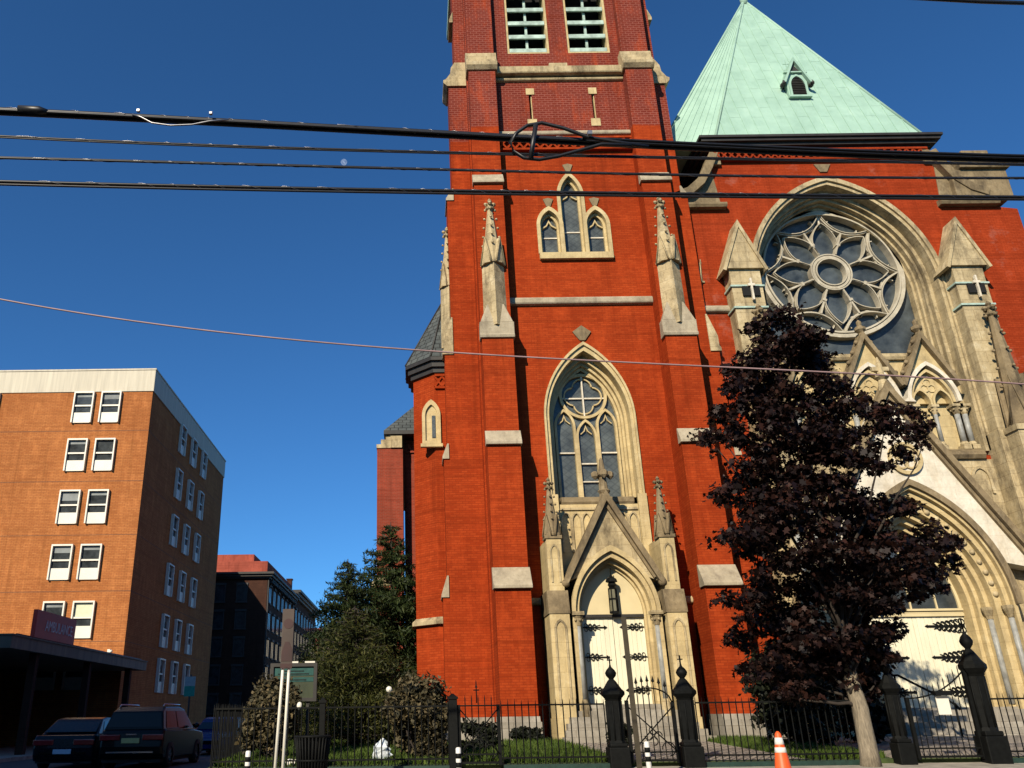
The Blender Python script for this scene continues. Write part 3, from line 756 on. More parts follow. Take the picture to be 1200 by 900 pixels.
mb = MB(); mb.box(21.75, 24.0, NY-.29, NY+1.2, 20.33, 21.6); mb.box(22.1, 24.1, NY-.45, NY+1.3, 21.6, 21.85); mb.box(22.5, 23.6, NY-.2, NY+1, 21.85, 22.6); part(mb, 'stone_parapet', 'stone_old', bevel=.03)
mb = MB(); mb.xz([(NX-.14,21.75),(NX+.14,21.75),(NX+.34,22.12),(NX-.34,22.12)], NY-.05, NY+.05); part(mb, 'keystone', 'stone_old')
belt(15.42, 15.72, NY-.12, 'stone_grey', Rt+.8, NX-4.8, yb=NY+.02)

# --- rose window
mb = MB()
orders(mb, NX, [(3.72,3.56,NY-.12),(3.56,3.44,NY-.03),(3.44,3.30,NY+.42),(3.30,3.20,NY+.62),(3.20,3.12,NY+.84),(3.12,3.03,NY+1.0)], 9.85, 16.7, 4.65, 3.6, NY+1.42, 22)
rose = part(mb, 'rose_window', 'stone')
rcx, rcz, RR = NX+.0, 17.70, 2.82
mb = MB(); mb.xz(arch(NX, 3.06, 13.6, 16.7, 3.94, 18), NY+1.30, NY+1.34); part(mb, 'pane', 'rose_glass', rose)
RY0, RY1 = NY+1.06, NY+1.31
mb = MB()
mb.bar(circle(rcx, rcz, RR, 64), .15, RY0-.06, RY1, True); mb.bar(circle(rcx, rcz, RR-.14, 64), .07, RY0-.10, RY1, True)
mb.bar(circle(rcx, rcz, .70, 36), .10, RY0-.05, RY1, True); mb.bar(circle(rcx, rcz, .60, 36), .05, RY0-.09, RY1, True)
mb.bar(circle(rcx, rcz, .80, 36), .05, RY0-.07, RY1, True)
def pol(r, a): return (rcx+r*math.sin(a), rcz+r*math.cos(a))
for k in range(8):
    a = k*math.pi/4
    # petal: two arcs meeting in a point near the outer ring
    for s in (-1, 1):
        pts = []
        for i in range(13):
            f = i/12; r = .80+(2.30-.80)*f
            w = .50*math.sin(math.pi*(.20+.80*f))**.8 if f < 1 else 0
            d = (math.sin(a), math.cos(a)); n_ = (math.cos(a), -math.sin(a))
            pts.append((rcx+d[0]*r+s*n_[0]*w, rcz+d[1]*r+s*n_[1]*w))
        mb.bar(pts, .055, RY0-jit()+.03, RY1)
        mb.bar([(x*.985+.015*(rcx+d[0]*1.5), z*.985+.015*(rcz+d[1]*1.5)) for x, z in pts], .03, RY0-.05-jit(), RY1)
    # lens between this petal and the next, bulging inward from the outer ring
    b = a+math.pi/4; P0, P1 = Vector(pol(RR-.12, a)), Vector(pol(RR-.12, b)); mid = Vector(pol(1.98, a+math.pi/8))
    pts = []
    for i in range(13):
        t = i/12; q = P0*(1-t)**2+P1*t*t+(mid*2-(P0+P1)/2)*2*t*(1-t); pts.append((q.x, q.y))
    mb.bar(pts, .055, RY0+.018-jit(), RY1); mb.bar([(x+(x-rcx)*.028, z+(z-rcz)*.028) for x, z in pts], .03, RY0-.05-jit(), RY1)
    # cusps inside the lens
    for t0 in (-1, 1):
        c = Vector(pol(2.30, a+math.pi/8+t0*.14))
        aa = a+math.pi/8
        mb.bar([(c.x+.30*math.sin(aa+u), c.y+.30*math.cos(aa+u)) for u in np.linspace(math.pi-1.5-t0*.5, math.pi+1.5-t0*.5, 9)], .04, RY0+.06+jit(), RY1)
    # spoke with collar between petals
    aa = a+math.pi/8
    mb.bar([pol(.82, aa), pol(1.98, aa)], .075, RY0-.02-jit(), RY1); mb.bar([pol(1.30, aa), pol(1.40, aa)], .16, RY0-.06-jit(), RY1)
part(mb, 'tracery', 'stone_pale', rose)
mb = MB(); mb.box(NX-.03, NX+.03, RY0+.05, RY1, 19.85, 20.4); part(mb, 'glazing_bar', 'stone_white', rose)
mb = MB(); mb.yz([(NY+1.3,13.55),(NY+.3,13.55),(NY+.26,13.66),(NY+.3,13.8),(NY+.9,13.98),(NY+1.3,13.98)], NX-2.9, NX+2.9); part(mb, 'sill', 'stone', rose)

# --- arcade of three gablets under the rose
AY = NY+.05
mb = MB(); mb.box(NX-3.0, NX+3.0, NY+.42, NY+.7, 9.85, 13.56); arc = part(mb, 'gabled_arcade', 'stone_clean')
for i in (-1, 0, 1):
    cx = NX+2.12*i
    white = 'stone_white' if i >= 0 else 'stone_clean'
    mb = MB()
    mb.xz([(cx-1.0,12.45)] + [p for p in archtop(cx, .86, 11.75, 1.45, 12) if p[1] > 12.5] + [(cx+1.0,12.45),(cx,14.28)], AY+.02, NY+.44)
    g = part(mb, 'gablet', 'stone_clean', arc)
    mb = MB(); mb.bar(legs(cx, .90, 11.75, 11.75, 1.5, 12), .14, AY-.06-jit(), NY+.42); part(mb, 'arch_band', white, arc)
    mb = MB(); mb.bar([(cx-1.04, 12.36), (cx, 14.40), (cx+1.04, 12.36)], .15, AY-.20-.003*i, AY+.3)
    for t in (.2, .4, .6, .8):
        for s in (-1, 1): mb.ball((cx+s*1.1*(1-t)+s*.05, AY-.06, 12.40+2.05*t+.08), .085, 5)
    mb.lathe(cx, AY-.05, [(.10,14.3),(.08,14.5),(.2,14.62),(.2,14.72),(.08,14.8),(.1,14.95),(.02,15.05)], 8, False)
    part(mb, 'rake_moulding', 'stone_old', arc)
    mb = MB(); mb.bar(archtop(cx, .76, 11.75, 1.25, 12), .10, AY+.03+jit(), NY+.42)
    for s in (-1, 1): mb.bar(legs(cx+s*.38, .33, 11.55, 11.75, .52, 8), .07, AY+.08+jit(), NY+.42)
    mb.xz(archtop(cx, .73, 11.75, 1.2, 10), AY+.20, NY+.43, [arch(cx+s*.38, .33, 11.755, 11.76, .5, 6) for s in (-1, 1)])
    for k in range(3): q = math.pi/2+k*2*math.pi/3; mb.bar(circle(cx+.15*math.cos(q), 12.42+.15*math.sin(q), .14, 14), .04, AY+.15+jit(), AY+.22, True)
    part(mb, 'tracery', 'stone_clean', arc)
    for c, r in ((0, .07), (.78, .10), (-.78, .10), (1.06, .10) if i == 1 else (.0, 0)):
        if not r: continue
        mb = MB(); mb.lathe(cx+c, AY+.14, [(r, 10.25), (r*.9, 11.3)], 12); part(mb, 'column_shaft', 'shaft', arc)
        mb = MB(); mb.lathe(cx+c, AY+.14, [(r*.95,11.3),(r*1.1,11.34),(r*1.5,11.5),(r*1.9,11.56)], 8, False); mb.box(cx+c-r*1.9, cx+c+r*1.9, AY+.14-r*1.9, AY+.14+r*1.9, 11.565, 11.66)
        for k in range(5): mb.ball((cx+c+r*1.5*math.cos(k*1.25), AY+.14+r*1.5*math.sin(k*1.25), 11.47), r*.45, 4)
        part(mb, 'capital', 'stone', arc)
        mb = MB(); mb.box(cx+c-r*1.6, cx+c+r*1.6, AY+.14-r*1.6, AY+.14+r*1.6, 9.95, 10.12); mb.lathe(cx+c, AY+.14, [(r*1.5,10.12),(r*1.45,10.18),(r*1.02,10.26)], 12)
        part(mb, 'column_base', 'stone', arc)
mb = MB(); mb.yz([(NY+.6,9.55),(NY-.12,9.55),(NY-.2,9.68),(NY-.16,9.8),(NY+.05,9.94),(NY+.6,9.94)], NX-3.3, NX+3.3); part(mb, 'sill', 'stone_old', arc)

# --- great portal with steep white painted gable
GY = NY-.62
mb = MB()
gh = 11.95
mb.xz([(NX-3.75,5.6)] + [p for p in archtop(NX, 2.62, 4.5, 4.0, 18) if p[1] > 5.65] + [(NX+3.75,5.6),(NX,gh)], GY, NY+.3)
mp = part(mb, 'great_portal', 'stone_white')
mb = MB(); mb.bar([(NX-4.05,5.2),(NX,gh+.1),(NX+4.05,5.2)], .20, GY-.26, GY+.3); mb.bar([(NX-3.85,5.2),(NX,gh-.24),(NX+3.85,5.2)], .10, GY-.12, GY+.2); part(mb, 'rake_moulding', 'stone_old', mp)
mb = MB(); mb.lathe(NX, GY, [(.2,gh),(.14,gh+.4),(.26,gh+.5),(.12,gh+.6),(.10,gh+1.0),(.02,gh+1.3)], 8, False); mb.box(NX-.3, NX+.3, GY-.06, GY+.06, gh+.75, gh+.9); part(mb, 'finial', 'stone', mp)
mb = MB(); mb.xz([(NX-3.56,.8),(NX+3.56,.8),(NX+3.56,9.54),(NX-3.56,9.54)], NY-.02, NY+.3, [arch(NX, 2.98, .9, 4.5, 4.37, 18)])
for k in range(-3, 4):
    if abs(k) > 1: mb.bar(legs(NX+k*1.0, .3, 8.3, 8.85, .4, 6), .09, NY-.08-jit(), NY)
part(mb, 'blind_arcade', 'stone', mp)
mb = MB(); mb.bar(circle(NX+.12, 9.42, .52, 28), .12, GY-.10, GY+.05, True)
for k in range(4): q = math.pi/4+k*math.pi/2; mb.bar(circle(NX+.12+.2*math.cos(q), 9.42+.2*math.sin(q), .2, 14), .06, GY-.05-jit(), GY+.02, True)
part(mb, 'quatrefoil_medallion', 'stone_clean', mp)
mb = MB(); mb.bar(archtop(NX, 2.66, 4.5, 4.08, 18), .20, GY-.14, GY+.1); part(mb, 'hood_moulding', 'stone_old', mp)
mb = MB()
orders(mb, NX, [(2.62,2.50,GY-.02),(2.50,2.36,GY+.14),(2.36,2.14,GY+.34),(2.14,2.0,GY+.62),(2.0,1.88,GY+.86),(1.88,1.76,GY+1.08)], .9, 4.5, 4.0, 2.6, NY+1.05, 20)
part(mb, 'arch_moulding', 'stone_clean', mp)
mb = MB()
for k in range(-11, 12):
    f = k/12; p = archtop(NX, 2.25, 4.5, 3.46, 24); idx = int((f+1)/2*(len(p)-1)); q = p[idx]; mb.ball((q[0], GY+.33, q[1]), .095, 5)
part(mb, 'ball_flower', 'stone', mp)
for s in (-1, 1):
    for r0, yy in ((2.43, GY+.16), (2.07, GY+.66)):
        mb = MB(); mb.lathe(NX+s*r0, yy, [(.09,1.5),(.085,4.1)], 12); part(mb, 'column_shaft', 'shaft', mp)
        mb = MB(); mb.lathe(NX+s*r0, yy, [(.1,4.1),(.12,4.2),(.2,4.38),(.2,4.48)], 8, False); part(mb, 'capital', 'stone', mp)
D2 = NY+.92
mb = MB(); mb.xz(arch(NX, 1.80, 4.55, 4.56, 2.72, 16), D2+.02, D2+.1); part(mb, 'pane', 'plain_glass', mp)
mb = MB(); mb.box(NX-1.8, NX+1.8, D2-.08, D2+.1, 4.30, 4.40); mb.box(NX-1.8, NX+1.8, D2-.04, D2+.1, 4.41, 4.48); mb.box(NX-1.8, NX+1.8, D2-.10, D2+.1, 4.48, 4.55)
mb.bar([(NX-1.72, 5.62), (NX+1.72, 5.62)], .05, D2-.02, D2+.03)
for c in (-.9, .05, .9): mb.bar([(NX+c*1.05, 4.55), (NX+c, 5.62), (NX+c*.85, 6.6)], .05, D2-.03, D2+.03)
mb.bar(archtop(NX, 1.72, 4.56, 2.6, 16), .12, D2-.05, D2+.06)
part(mb, 'transom_frame', 'cream_paint', mp)
for s in (-1, 1):
    a, b = sorted((NX+s*.006, NX+s*1.76)); door_leaf(a, b, 1.35, 4.30, D2, NX+s*1.72, -s, (1.9, 2.98, 3.98), 1.25, 1.6, mp)
mb = MB()
for k in range(5): mb.box(NX-2.6-.1*k, NX+2.6+.1*k, GY+.6-.36*(k+1), GY+.6-.36*k if k else D2-.02, .45, 1.35-.17*k)
part(mb, 'steps', 'plinth', mp)
# --- stone piers flanking the portal
for s in (-1, 1):
    cx = NX+s*4.22
    mb = MB(); mb.box(cx-.66, cx+.66, NY-.72, NY+.2, .5, 10.4); mb.box(cx-.58, cx+.58, NY-.62, NY+.1, 10.4, 17.0)
    pier = part(mb, 'portal_pier', 'stone')
    mb = MB()
    for z in (16.2, 15.3): mb.box(cx-.64, cx+.64, NY-.68, NY+.12, z, z+.07)
    part(mb, 'copper_band', 'louver', pier)
    mb = MB(); mb.xz([(cx-.70,16.95),(cx+.70,16.95),(cx,18.75)], NY-.74, NY+.1); mb.bar([(cx-.8,16.85),(cx,18.9),(cx+.8,16.85)], .12, NY-.80, NY+.12)
    part(mb, 'gable_cap', 'stone', pier)
    mb = MB(); mb.box(cx-.22, cx+.42, NY-.70, NY-.6, 15.8, 16.2); part(mb, 'opening_shade', 'black', pier)  # solid black slab paints the shade of a small opening
    mb = MB(); mb.box(cx+.075, cx+.145, NY-.78, NY-.68, 15.6, 16.5); mb.box(cx-.02, cx+.24, NY-.775, NY-.69, 16.18, 16.28); part(mb, 'cross', 'stone_white', pier)
    pinnacle(cx+.10, NY-.98, 10.4, 15.7, .46, 'stone_old', None, .12, parent=pier)
    mb = MB(); mb.box(cx-.45, cx+.65, NY-1.35, NY-.72, .5, 10.2); mb.box(cx-.5, cx+.7, NY-1.4, NY-.7, 10.2, 10.398)
    for z in (3.9, 7.2): mb.box(cx-.48, cx+.68, NY-1.39, NY-.71, z, z+.18)
    part(mb, 'pinnacle_base', 'stone', pier)
    mb = MB()
    for c in (-.2, .38): mb.lathe(cx+c, NY-1.36, [(.09, 4.4), (.085, 6.7)], 10)
    part(mb, 'column_shaft', 'shaft', pier)
mb = MB(); mb.box(Rt+.1, 24.25, NY-.15, NY+.1, .4, 1.3); mb.box(Rt+.1, 24.25, NY-.10, NY+.1, 1.3, 1.42); part(mb, 'plinth', 'plinth')

# ================================================================== GROUND
def struct(mb, name, mat):
    o = mb.build(name, M[mat]); tag(o, kind='structure'); return o
mb = MB(); mb.face([(-900,-300,-.02),(900,-300,-.02),(900,1500,-.02),(-900,1500,-.02)]); struct(mb, 'ground', 'earth')
mb = MB(); mb.face([(-200,-8,0),(200,-8,0),(200,14.6,0),(-200,14.6,0)]); struct(mb, 'road', 'asphalt')
mb = MB(); mb.face([(-15,14.6,.004),(-5.4,14.6,.004),(-5.4,170,.004),(-15,170,.004)]); struct(mb, 'side_street', 'asphalt')
mb = MB(); mb.box(-5.4,60,14.6,14.85,-.01,.13); mb.box(-5.4,-5.2,14.853,60,-.01,.13); struct(mb, 'kerb', 'plinth')
mb = MB(); mb.yz([(14.85,-.01),(14.85,.128),(18.45,.34),(18.7,.36),(18.7,-.01)], -5.19, 60); struct(mb, 'sidewalk', 'pavement')
mb = MB(); mb.box(-5.19,-4.32,18.7,60,-.01,.2); struct(mb, 'sidewalk', 'pavement')
mb = MB(); mb.yz([(18.62,0),(18.62,.44),(25,.62),(60,.66),(60,0)], -4.3, 60); struct(mb, 'lawn', 'lawn')
mb = MB(); mb.box(-40,-15,29,130,-.01,.14); struct(mb, 'sidewalk', 'pavement')
mb = MB(); mb.box(-60,60,-16,-8,-.01,.14); struct(mb, 'sidewalk', 'pavement')
mb = MB(); mb.yz([(18.64,.2),(18.64,.452),(25,.635),(25,.2)], 4.15, 8.0); mb.yz([(18.64,.2),(18.64,.452),(25,.635),(27,.64),(27,.2)], 9.75, 21)
pm = brick('paving_brick', (.30,.25,.20), (.36,.30,.24), (.10,.09,.08), bw=.25, bh=.12, msize=.02)
def paving():
    m, nt, b = newmat('checker_paving'); co = N(nt, 'ShaderNodeNewGeometry').outputs['Position']
    t = N(nt, 'ShaderNodeTexBrick'); t.inputs['Scale'].default_value = 1; t.inputs['Brick Width'].default_value = .3; t.inputs['Row Height'].default_value = .22; t.inputs['Mortar Size'].default_value = .025
    for k, c in zip(('Color1','Color2','Mortar'), ((.36,.31,.25),(.25,.21,.17),(.06,.055,.05))): t.inputs[k].default_value = (*c,1)
    nt.links.new(co, t.inputs['Vector']); nt.links.new(t.outputs['Color'], b.inputs['Base Color']); b.inputs['Roughness'].default_value = .85; return m
M['paving'] = paving()
struct(mb, 'path', 'paving')

# ================================================================== HOSPITAL
HX, HY, HZ = -16.9, 50., 22.65
hosp = thing('hospital_building', 'orange brick hospital block with pale parapet and boxed white windows', 'building', (-25, 60, .14))
mb = MB(); mb.box(-46, HX, HY, 71, .1, 21.12); part(mb, 'wall', 'brick_hosp', hosp)
mb = MB(); mb.box(-46.05, HX+.06, HY-.06, 71.05, 21.123, 22.6); mb.box(-46.1, HX+.1, HY-.1, 71.1, 22.6, 22.7); part(mb, 'parapet', 'concrete', hosp)
mb = MB()
for z in (18.45, 15.15, 11.8, 8.45, 5.6): mb.box(-46, HX+.004, HY-.004, 71, z, z+.035)
part(mb, 'wall_joint', simple('joint_sealant', (.16,.075,.04), .9, var=.3), hosp)
mb = MB(); mb.box(-60, -22.9, 71.2, 96, .1, 19.8); part(mb, 'shade_wing', 'brick_hosp', hosp, 'unseen wing added to shade the brownstone row')  # hidden wing added only to cast shade on the brownstone front
M['shade_blind'] = simple('window_blind', (.62,.64,.45), .7, var=.06)
M['blind_grey'] = simple('grey_blind', (.20,.22,.22), .7, var=.3, scale=1)
def hwin(side, c, zt, blind):
    """boxed-out window; side 0 = front (c is X), 1 = street side (c is Y)"""
    w, h, d = .64, 2.1, .20
    f = MB(); g = MB(); p = MB(); bl_ = MB()
    def bx(m, u0, u1, d0, d1, z0, z1):
        if side == 0: m.box(c+u0, c+u1, HY-d1, HY-d0, z0, z1)
        else: m.box(HX+d0, HX+d1, c+u0, c+u1, z0, z1)
    bx(f, -w, -w+.085, -.02, d, zt-h, zt); bx(f, w-.085, w, -.02, d, zt-h, zt); bx(f, -w+.085, w-.085, -.02, d, zt-.10, zt)
    bx(f, -w+.085, w-.085, -.02, .12, zt-1.0, zt-.90)
    fr = part(f, 'window', 'white_paint', hosp)
    bx(g, -w+.085, w-.085, .0, .03, zt-1.42, zt-.1); part(g, 'pane', 'plain_glass', fr)
    bx(p, -w+.085, w-.085, .0, .10, zt-h, zt-1.42); part(p, 'panel', 'white_paint', fr)
    if blind:
        bx(bl_, -w+.12, w-.12, .03, .035, zt-.1-blind*.8, zt-.12); part(bl_, 'blind', 'shade_blind' if blind > .9 else 'blind_grey', fr)
tops = (21.10, 17.92, 14.6, 11.24, 7.9, 5.1)
brn = random.Random(3)
for i, z in enumerate(tops):
    for c in (-29.1, -27.35, -21.25, -19.5):
        b = brn.choice((0, .5, .9, .7, .3))
        if (i, c) == (4, -19.5): b = .98
        hwin(0, c, z, b)
    for c in (57.3, 60.45, 63.65): hwin(1, c, z+.12 if i == 0 else z, brn.choice((0, .4, 0)))
# ambulance canopy
CX0 = -15.5
mb = MB(); mb.box(-34, CX0, 33, 50.0, 3.98, 4.44); mb.box(-34, CX0+.05, 32.95, 50.05, 4.44, 4.50); cn = part(mb, 'canopy', simple('canopy_fascia', (.15,.11,.075), .7, var=.35, scale=1.5, stretch=(.3,2.5,.2)), hosp)
mb = MB(); mb.box(-34, -33.6, 33, 50, .1, 3.98); mb.box(-34, -18.2, 33, 33.3, .1, 3.98); part(mb, 'canopy_shade_wall', 'brick_dark', hosp)  # unseen walls added to keep the sun out from under the canopy
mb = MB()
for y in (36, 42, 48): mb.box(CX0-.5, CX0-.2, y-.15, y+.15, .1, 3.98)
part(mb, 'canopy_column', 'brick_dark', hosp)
mb = MB()
for y in (36.5, 38.5, 44.8): mb.box(CX0-.5, CX0-.36, y, y+.14, 4.5, 4.78); mb.tube([(CX0-.4,y,4.62),(CX0-.25,y,4.70)], .07, 6)
part(mb, 'canopy_lamp', 'white_paint', hosp)
mb = MB(); mb.tube([(CX0-.3,34,4.56),(CX0-.3,49.8,4.56)], .05, 6); part(mb, 'conduit', 'dark_metal', hosp)
sg = thing('ambulance_sign', 'dark red ambulance sign standing on the edge of the hospital canopy', 'sign', (CX0-.2, 37.6, 4.5))
mb = MB(); mb.box(CX0-.30, CX0-.12, 35.2, 39.35, 4.56, 5.66); part(mb, 'panel', simple('sign_red', (.52,.03,.014), .6, var=.15, scale=1), sg)
mb = MB()
for y in (35.6, 38.9): mb.box(CX0-.25, CX0-.17, y-.05, y+.05, 4.5, 4.56)
part(mb, 'bracket', 'dark_metal', sg)
def lettering(txt, size, mat, parent, loc, rot, name='lettering'):
    cu = bpy.data.curves.new(name, 'FONT'); cu.body = txt; cu.size = size; cu.extrude = .008; cu.align_x = 'CENTER'; cu.align_y = 'CENTER'
    t = bpy.data.objects.new(name, cu); COL.objects.link(t)
    dg = bpy.context.evaluated_depsgraph_get(); me = bpy.data.meshes.new_from_object(t.evaluated_get(dg))
    bpy.data.objects.remove(t)
    o = bpy.data.objects.new(name, me); COL.objects.link(o); me.materials.clear(); me.materials.append(M[mat])
    r = parent
    while r.parent: r = r.parent
    o.parent = parent; o.matrix_local = Matrix.Translation(Vector(loc)-r.location) @ rot
    return o
M['letter_pale'] = simple('pale_letter', (.80,.66,.62), .6, var=.1)
lettering('AMBULANCE', .62, 'letter_pale', sg, (CX0-.108, 37.55, 5.08), Matrix.Rotation(R(90),4,'Z') @ Matrix.Rotation(R(90),4,'X') @ Matrix.Diagonal((.80,1,1,1)))

blk = thing('apartment_block', 'tall brick apartment block across the main street that shades the parked cars', 'building', (-50, -20, 0))
mb = MB(); mb.box(-78, -33.9, -26, -14, 0, 43.5); part(mb, 'wall', 'brick_raw', blk)
mb = MB(); mb.box(-78.3, -33.6, -26.3, -13.7, 43.503, 44); part(mb, 'cornice', 'dark_metal', blk)
low = thing('brick_row', 'low brick terrace along the far side of the main street', 'building', (30, -22, 0))
mb = MB(); mb.box(-33, 75, -30, -16.5, 0, 11.5); part(mb, 'wall', 'brick_dark', low)
mb = MB(); mb.box(-33.2, 75.2, -30.2, -16.2, 11.503, 12); part(mb, 'cornice', 'dark_metal', low)
# ================================================================== BROWNSTONE ROW AND FAR BUILDING
DX = -17.65
row = thing('brownstone_building', 'dark shaded apartment row with bracketed cornice and red rooftop wall', 'building', (DX-6, 120, .14))
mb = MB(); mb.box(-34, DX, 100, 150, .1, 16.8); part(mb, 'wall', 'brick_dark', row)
mb = MB()
for e, z0, z1 in ((.3,16.8,17.0),(.6,17.0,17.25),(.85,17.25,17.5)): mb.box(-34, DX+e, 100-e, 122, z0+.001, z1)
for k in range(34):
    mb.box(DX+.05, DX+.55, 100.6+k*.62, 100.8+k*.62, 16.35, 16.8)
for e, z0, z1 in ((.3,17.6,17.9),(.6,17.9,18.25),(.95,18.25,18.6)): mb.box(-34, DX+e, 122.3, 150.4, z0+.001, z1)
part(mb, 'cornice', 'dark_metal', row)
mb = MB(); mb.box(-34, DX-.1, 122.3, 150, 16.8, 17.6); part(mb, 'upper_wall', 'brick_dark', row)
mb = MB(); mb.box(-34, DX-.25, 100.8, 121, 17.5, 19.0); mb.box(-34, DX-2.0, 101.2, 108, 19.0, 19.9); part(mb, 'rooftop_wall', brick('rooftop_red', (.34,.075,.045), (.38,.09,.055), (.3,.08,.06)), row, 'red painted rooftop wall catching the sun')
mb = MB(); mb.box(DX-1.4, DX-.7, 124, 124.8, 18.6, 20.3); mb.box(DX-1.5,DX-.6,123.9,124.9,20.3,20.45); part(mb, 'chimney', 'brick_dark', row)
M['dark_trim'] = simple('dark_trim', (.045,.04,.036), .7, var=.3)
for fl in range(5):
    z = 2.0+3.05*fl
    for k in range(15):
        y = 101.6+k*3.25
        mb = MB(); mb.box(DX-.02, DX+.10, y-.08, y+1.28, z-.15, z); mb.box(DX-.02, DX+.14, y-.1, y+1.3, z+1.9, z+2.12); mb.box(DX-.02, DX+.05, y+.56, y+.64, z, z+1.9)
        w = part(mb, 'window', 'dark_trim', row)
        mb = MB(); mb.box(DX-.02, DX+.012, y, y+1.2, z+.001, z+1.899); part(mb, 'pane', 'plain_glass', w)
    for x in (-23.2, -20.6):
        mb = MB(); mb.box(x-.7, x+.7, 99.86, 100.02, z+1.9, z+2.14); mb.box(x-.66, x-.56, 99.9, 100.02, z-.05, z+1.95); mb.box(x+.56, x+.66, 99.9, 100.02, z-.05, z+1.95); mb.box(x-.7, x+.7, 99.88, 100.02, z-.16, z)
        w = part(mb, 'window', 'dark_trim', row)
        mb = MB(); mb.box(x-.55, x+.55, 99.985, 100.02, z+.001, z+1.899); part(mb, 'pane', 'plain_glass', w)
mb = MB()
for x in (100.05, 122): mb.tube([(DX+.12, x, .2), (DX+.12, x, 17)], .08, 6)
part(mb, 'downpipe', 'dark_trim', row)
far = thing('pale_building', 'small pale building far down the side street beside the conifer', 'building', (-15, 170, 0))
mb = MB(); mb.box(-24, 10, 168, 190, 0, 17.2); part(mb, 'wall', 'concrete', far)
mb = MB(); mb.box(-24, 10.2, 167.7, 190, 17.2, 17.6); mb.box(-21, -18.4, 166.5, 167.7, 0, 16.6); part(mb, 'roof', brick('far_red', (.3,.09,.06), (.33,.1,.07), (.25,.1,.08)), far)

# ================================================================== VEGETATION
def leafcloud(clumps, n, size, shape='leaf', seed=1, droop=.3, shell=.55):
    """many leaf faces spread through a set of ellipsoid clumps (x, y, z, rx, ry, rz)"""
    g = np.random.default_rng(seed)
    vol = np.array([c[3]*c[4]*c[5] for c in clumps])**.72
    cnt = np.maximum(6, (n*vol/vol.sum())).astype(int)
    P = []; Nr = []
    for c, k in zip(clumps, cnt):
        d = g.normal(size=(k,3)); d /= np.linalg.norm(d, axis=1)[:,None]
        r = shell+(1-shell)*g.random(k)**.7; r *= 1+.16*g.normal(size=k)
        P.append(np.array(c[:3])+d*r[:,None]*np.array(c[3:6])); Nr.append(d)
    P = np.vstack(P); D = np.vstack(Nr)
    k = len(P)
    nrm = D*.55+g.normal(size=(k,3))*.55+np.array([0,0,.55]); nrm /= np.linalg.norm(nrm, axis=1)[:,None]
    t = g.normal(size=(k,3)); t[:,2] -= droop*1.5
    t -= nrm*(t*nrm).sum(1)[:,None]; t /= np.linalg.norm(t, axis=1)[:,None]
    b = np.cross(nrm, t)
    s = size*(.45+1.1*g.random(k))[:,None]
    if shape == 'maple':
        loc = [(-.5,0),(-.15,.42),(.05,.22),(.22,.55),(.28,.16),(.62,0),(.28,-.16),(.22,-.55),(.05,-.22),(-.15,-.42)]
    elif shape == 'needle': loc = [(-.5,0),(0,.10),(.5,0),(0,-.10)]
    else: loc = [(-.5,0),(-.1,.3),(.5,0),(-.1,-.3)]
    m = len(loc)
    V = np.empty((k, m, 3))
    for i, (u, v) in enumerate(loc): V[:,i] = P+t*(u*s)+b*(v*s)+nrm*(-abs(v)*.35*s)
    return V.reshape(-1,3), m, k
def leafobj(name, V, m, k, mat, parent=None):
    me = bpy.data.meshes.new(name)
    o0 = np.zeros(3)
    if parent is not None: o0 = np.array(parent.location)
    me.vertices.add(k*m); me.vertices.foreach_set('co', (V-o0).astype(np.float32).ravel())
    me.loops.add(k*m); me.loops.foreach_set('vertex_index', np.arange(k*m, dtype=np.int32))
    me.polygons.add(k); me.polygons.foreach_set('loop_start', np.arange(0, k*m, m, dtype=np.int32)); me.polygons.foreach_set('loop_total', np.full(k, m, dtype=np.int32))
    me.update(); me.validate(); me.materials.append(M[mat])
    o = bpy.data.objects.new(name, me); COL.objects.link(o)
    if parent is not None: o.parent = parent
    return o
# --- purple maple
MY = 19.0
mt = thing('maple_tree', 'dark purple-leaved maple tree with pale grey trunk at the fence', 'tree', (9.08, MY-.75, .33))
cl_px = [(915,398,40,22),(885,425,44,20),(945,425,44,22),(905,452,52,20),(952,458,40,18),(858,440,16,10),
         (850,500,34,20),(835,512,20,14),(880,488,48,22),(930,498,56,24),(985,482,44,22),(1035,488,36,20),(1062,510,28,20),(1075,492,20,14),(1020,518,44,18),(970,522,56,20),
         (870,535,40,16),(905,545,50,20),(950,555,44,16),(1025,545,32,12),
         (868,575,36,16),(910,590,56,20),(960,585,50,18),(1005,600,46,16),(1050,592,26,10),(930,625,66,22),(990,630,60,22),(1045,630,52,20),(1085,640,36,20),(1100,668,22,14),
         (890,625,34,20),(915,662,56,22),(975,668,66,24),(1035,670,60,22),(1075,672,40,20),(1062,700,36,16),
         (885,705,34,20),(930,712,58,24),(990,715,60,24),(1035,725,34,18),(870,738,26,16),(905,752,44,22),(955,758,54,22),(1005,760,46,20),(1040,755,26,16),(885,780,24,14),(930,785,44,16),(985,790,50,18),(1030,785,28,14),(905,800,30,12),(955,806,36,12),(1000,808,34,10),(940,765,50,18),(990,768,46,16),(880,398,24,14),(945,400,26,14),(890,455,30,14),(930,445,34,14)]
g_ = random.Random(5); clumps = []
for (x, y, rx, ry) in cl_px:
    half = min(1.9, .45+abs(1-abs((y-600)/260))*1.5)
    for rep in range(6):
        Y = MY+g_.uniform(-half, half); q = g_.uniform(0, 6.283); u = g_.random()**.5
        c = at(x+rx*.95*u*math.cos(q), y+ry*1.35*u*math.sin(q), Y); sc = (Y*math.cos(PITCH)+(c.z-EYE)*math.sin(PITCH))/FPX
        w = g_.uniform(.32, .68)
        clumps.append((c.x, c.y, c.z, rx*sc*w, rx*sc*w, ry*sc*g_.uniform(.35, .75)))
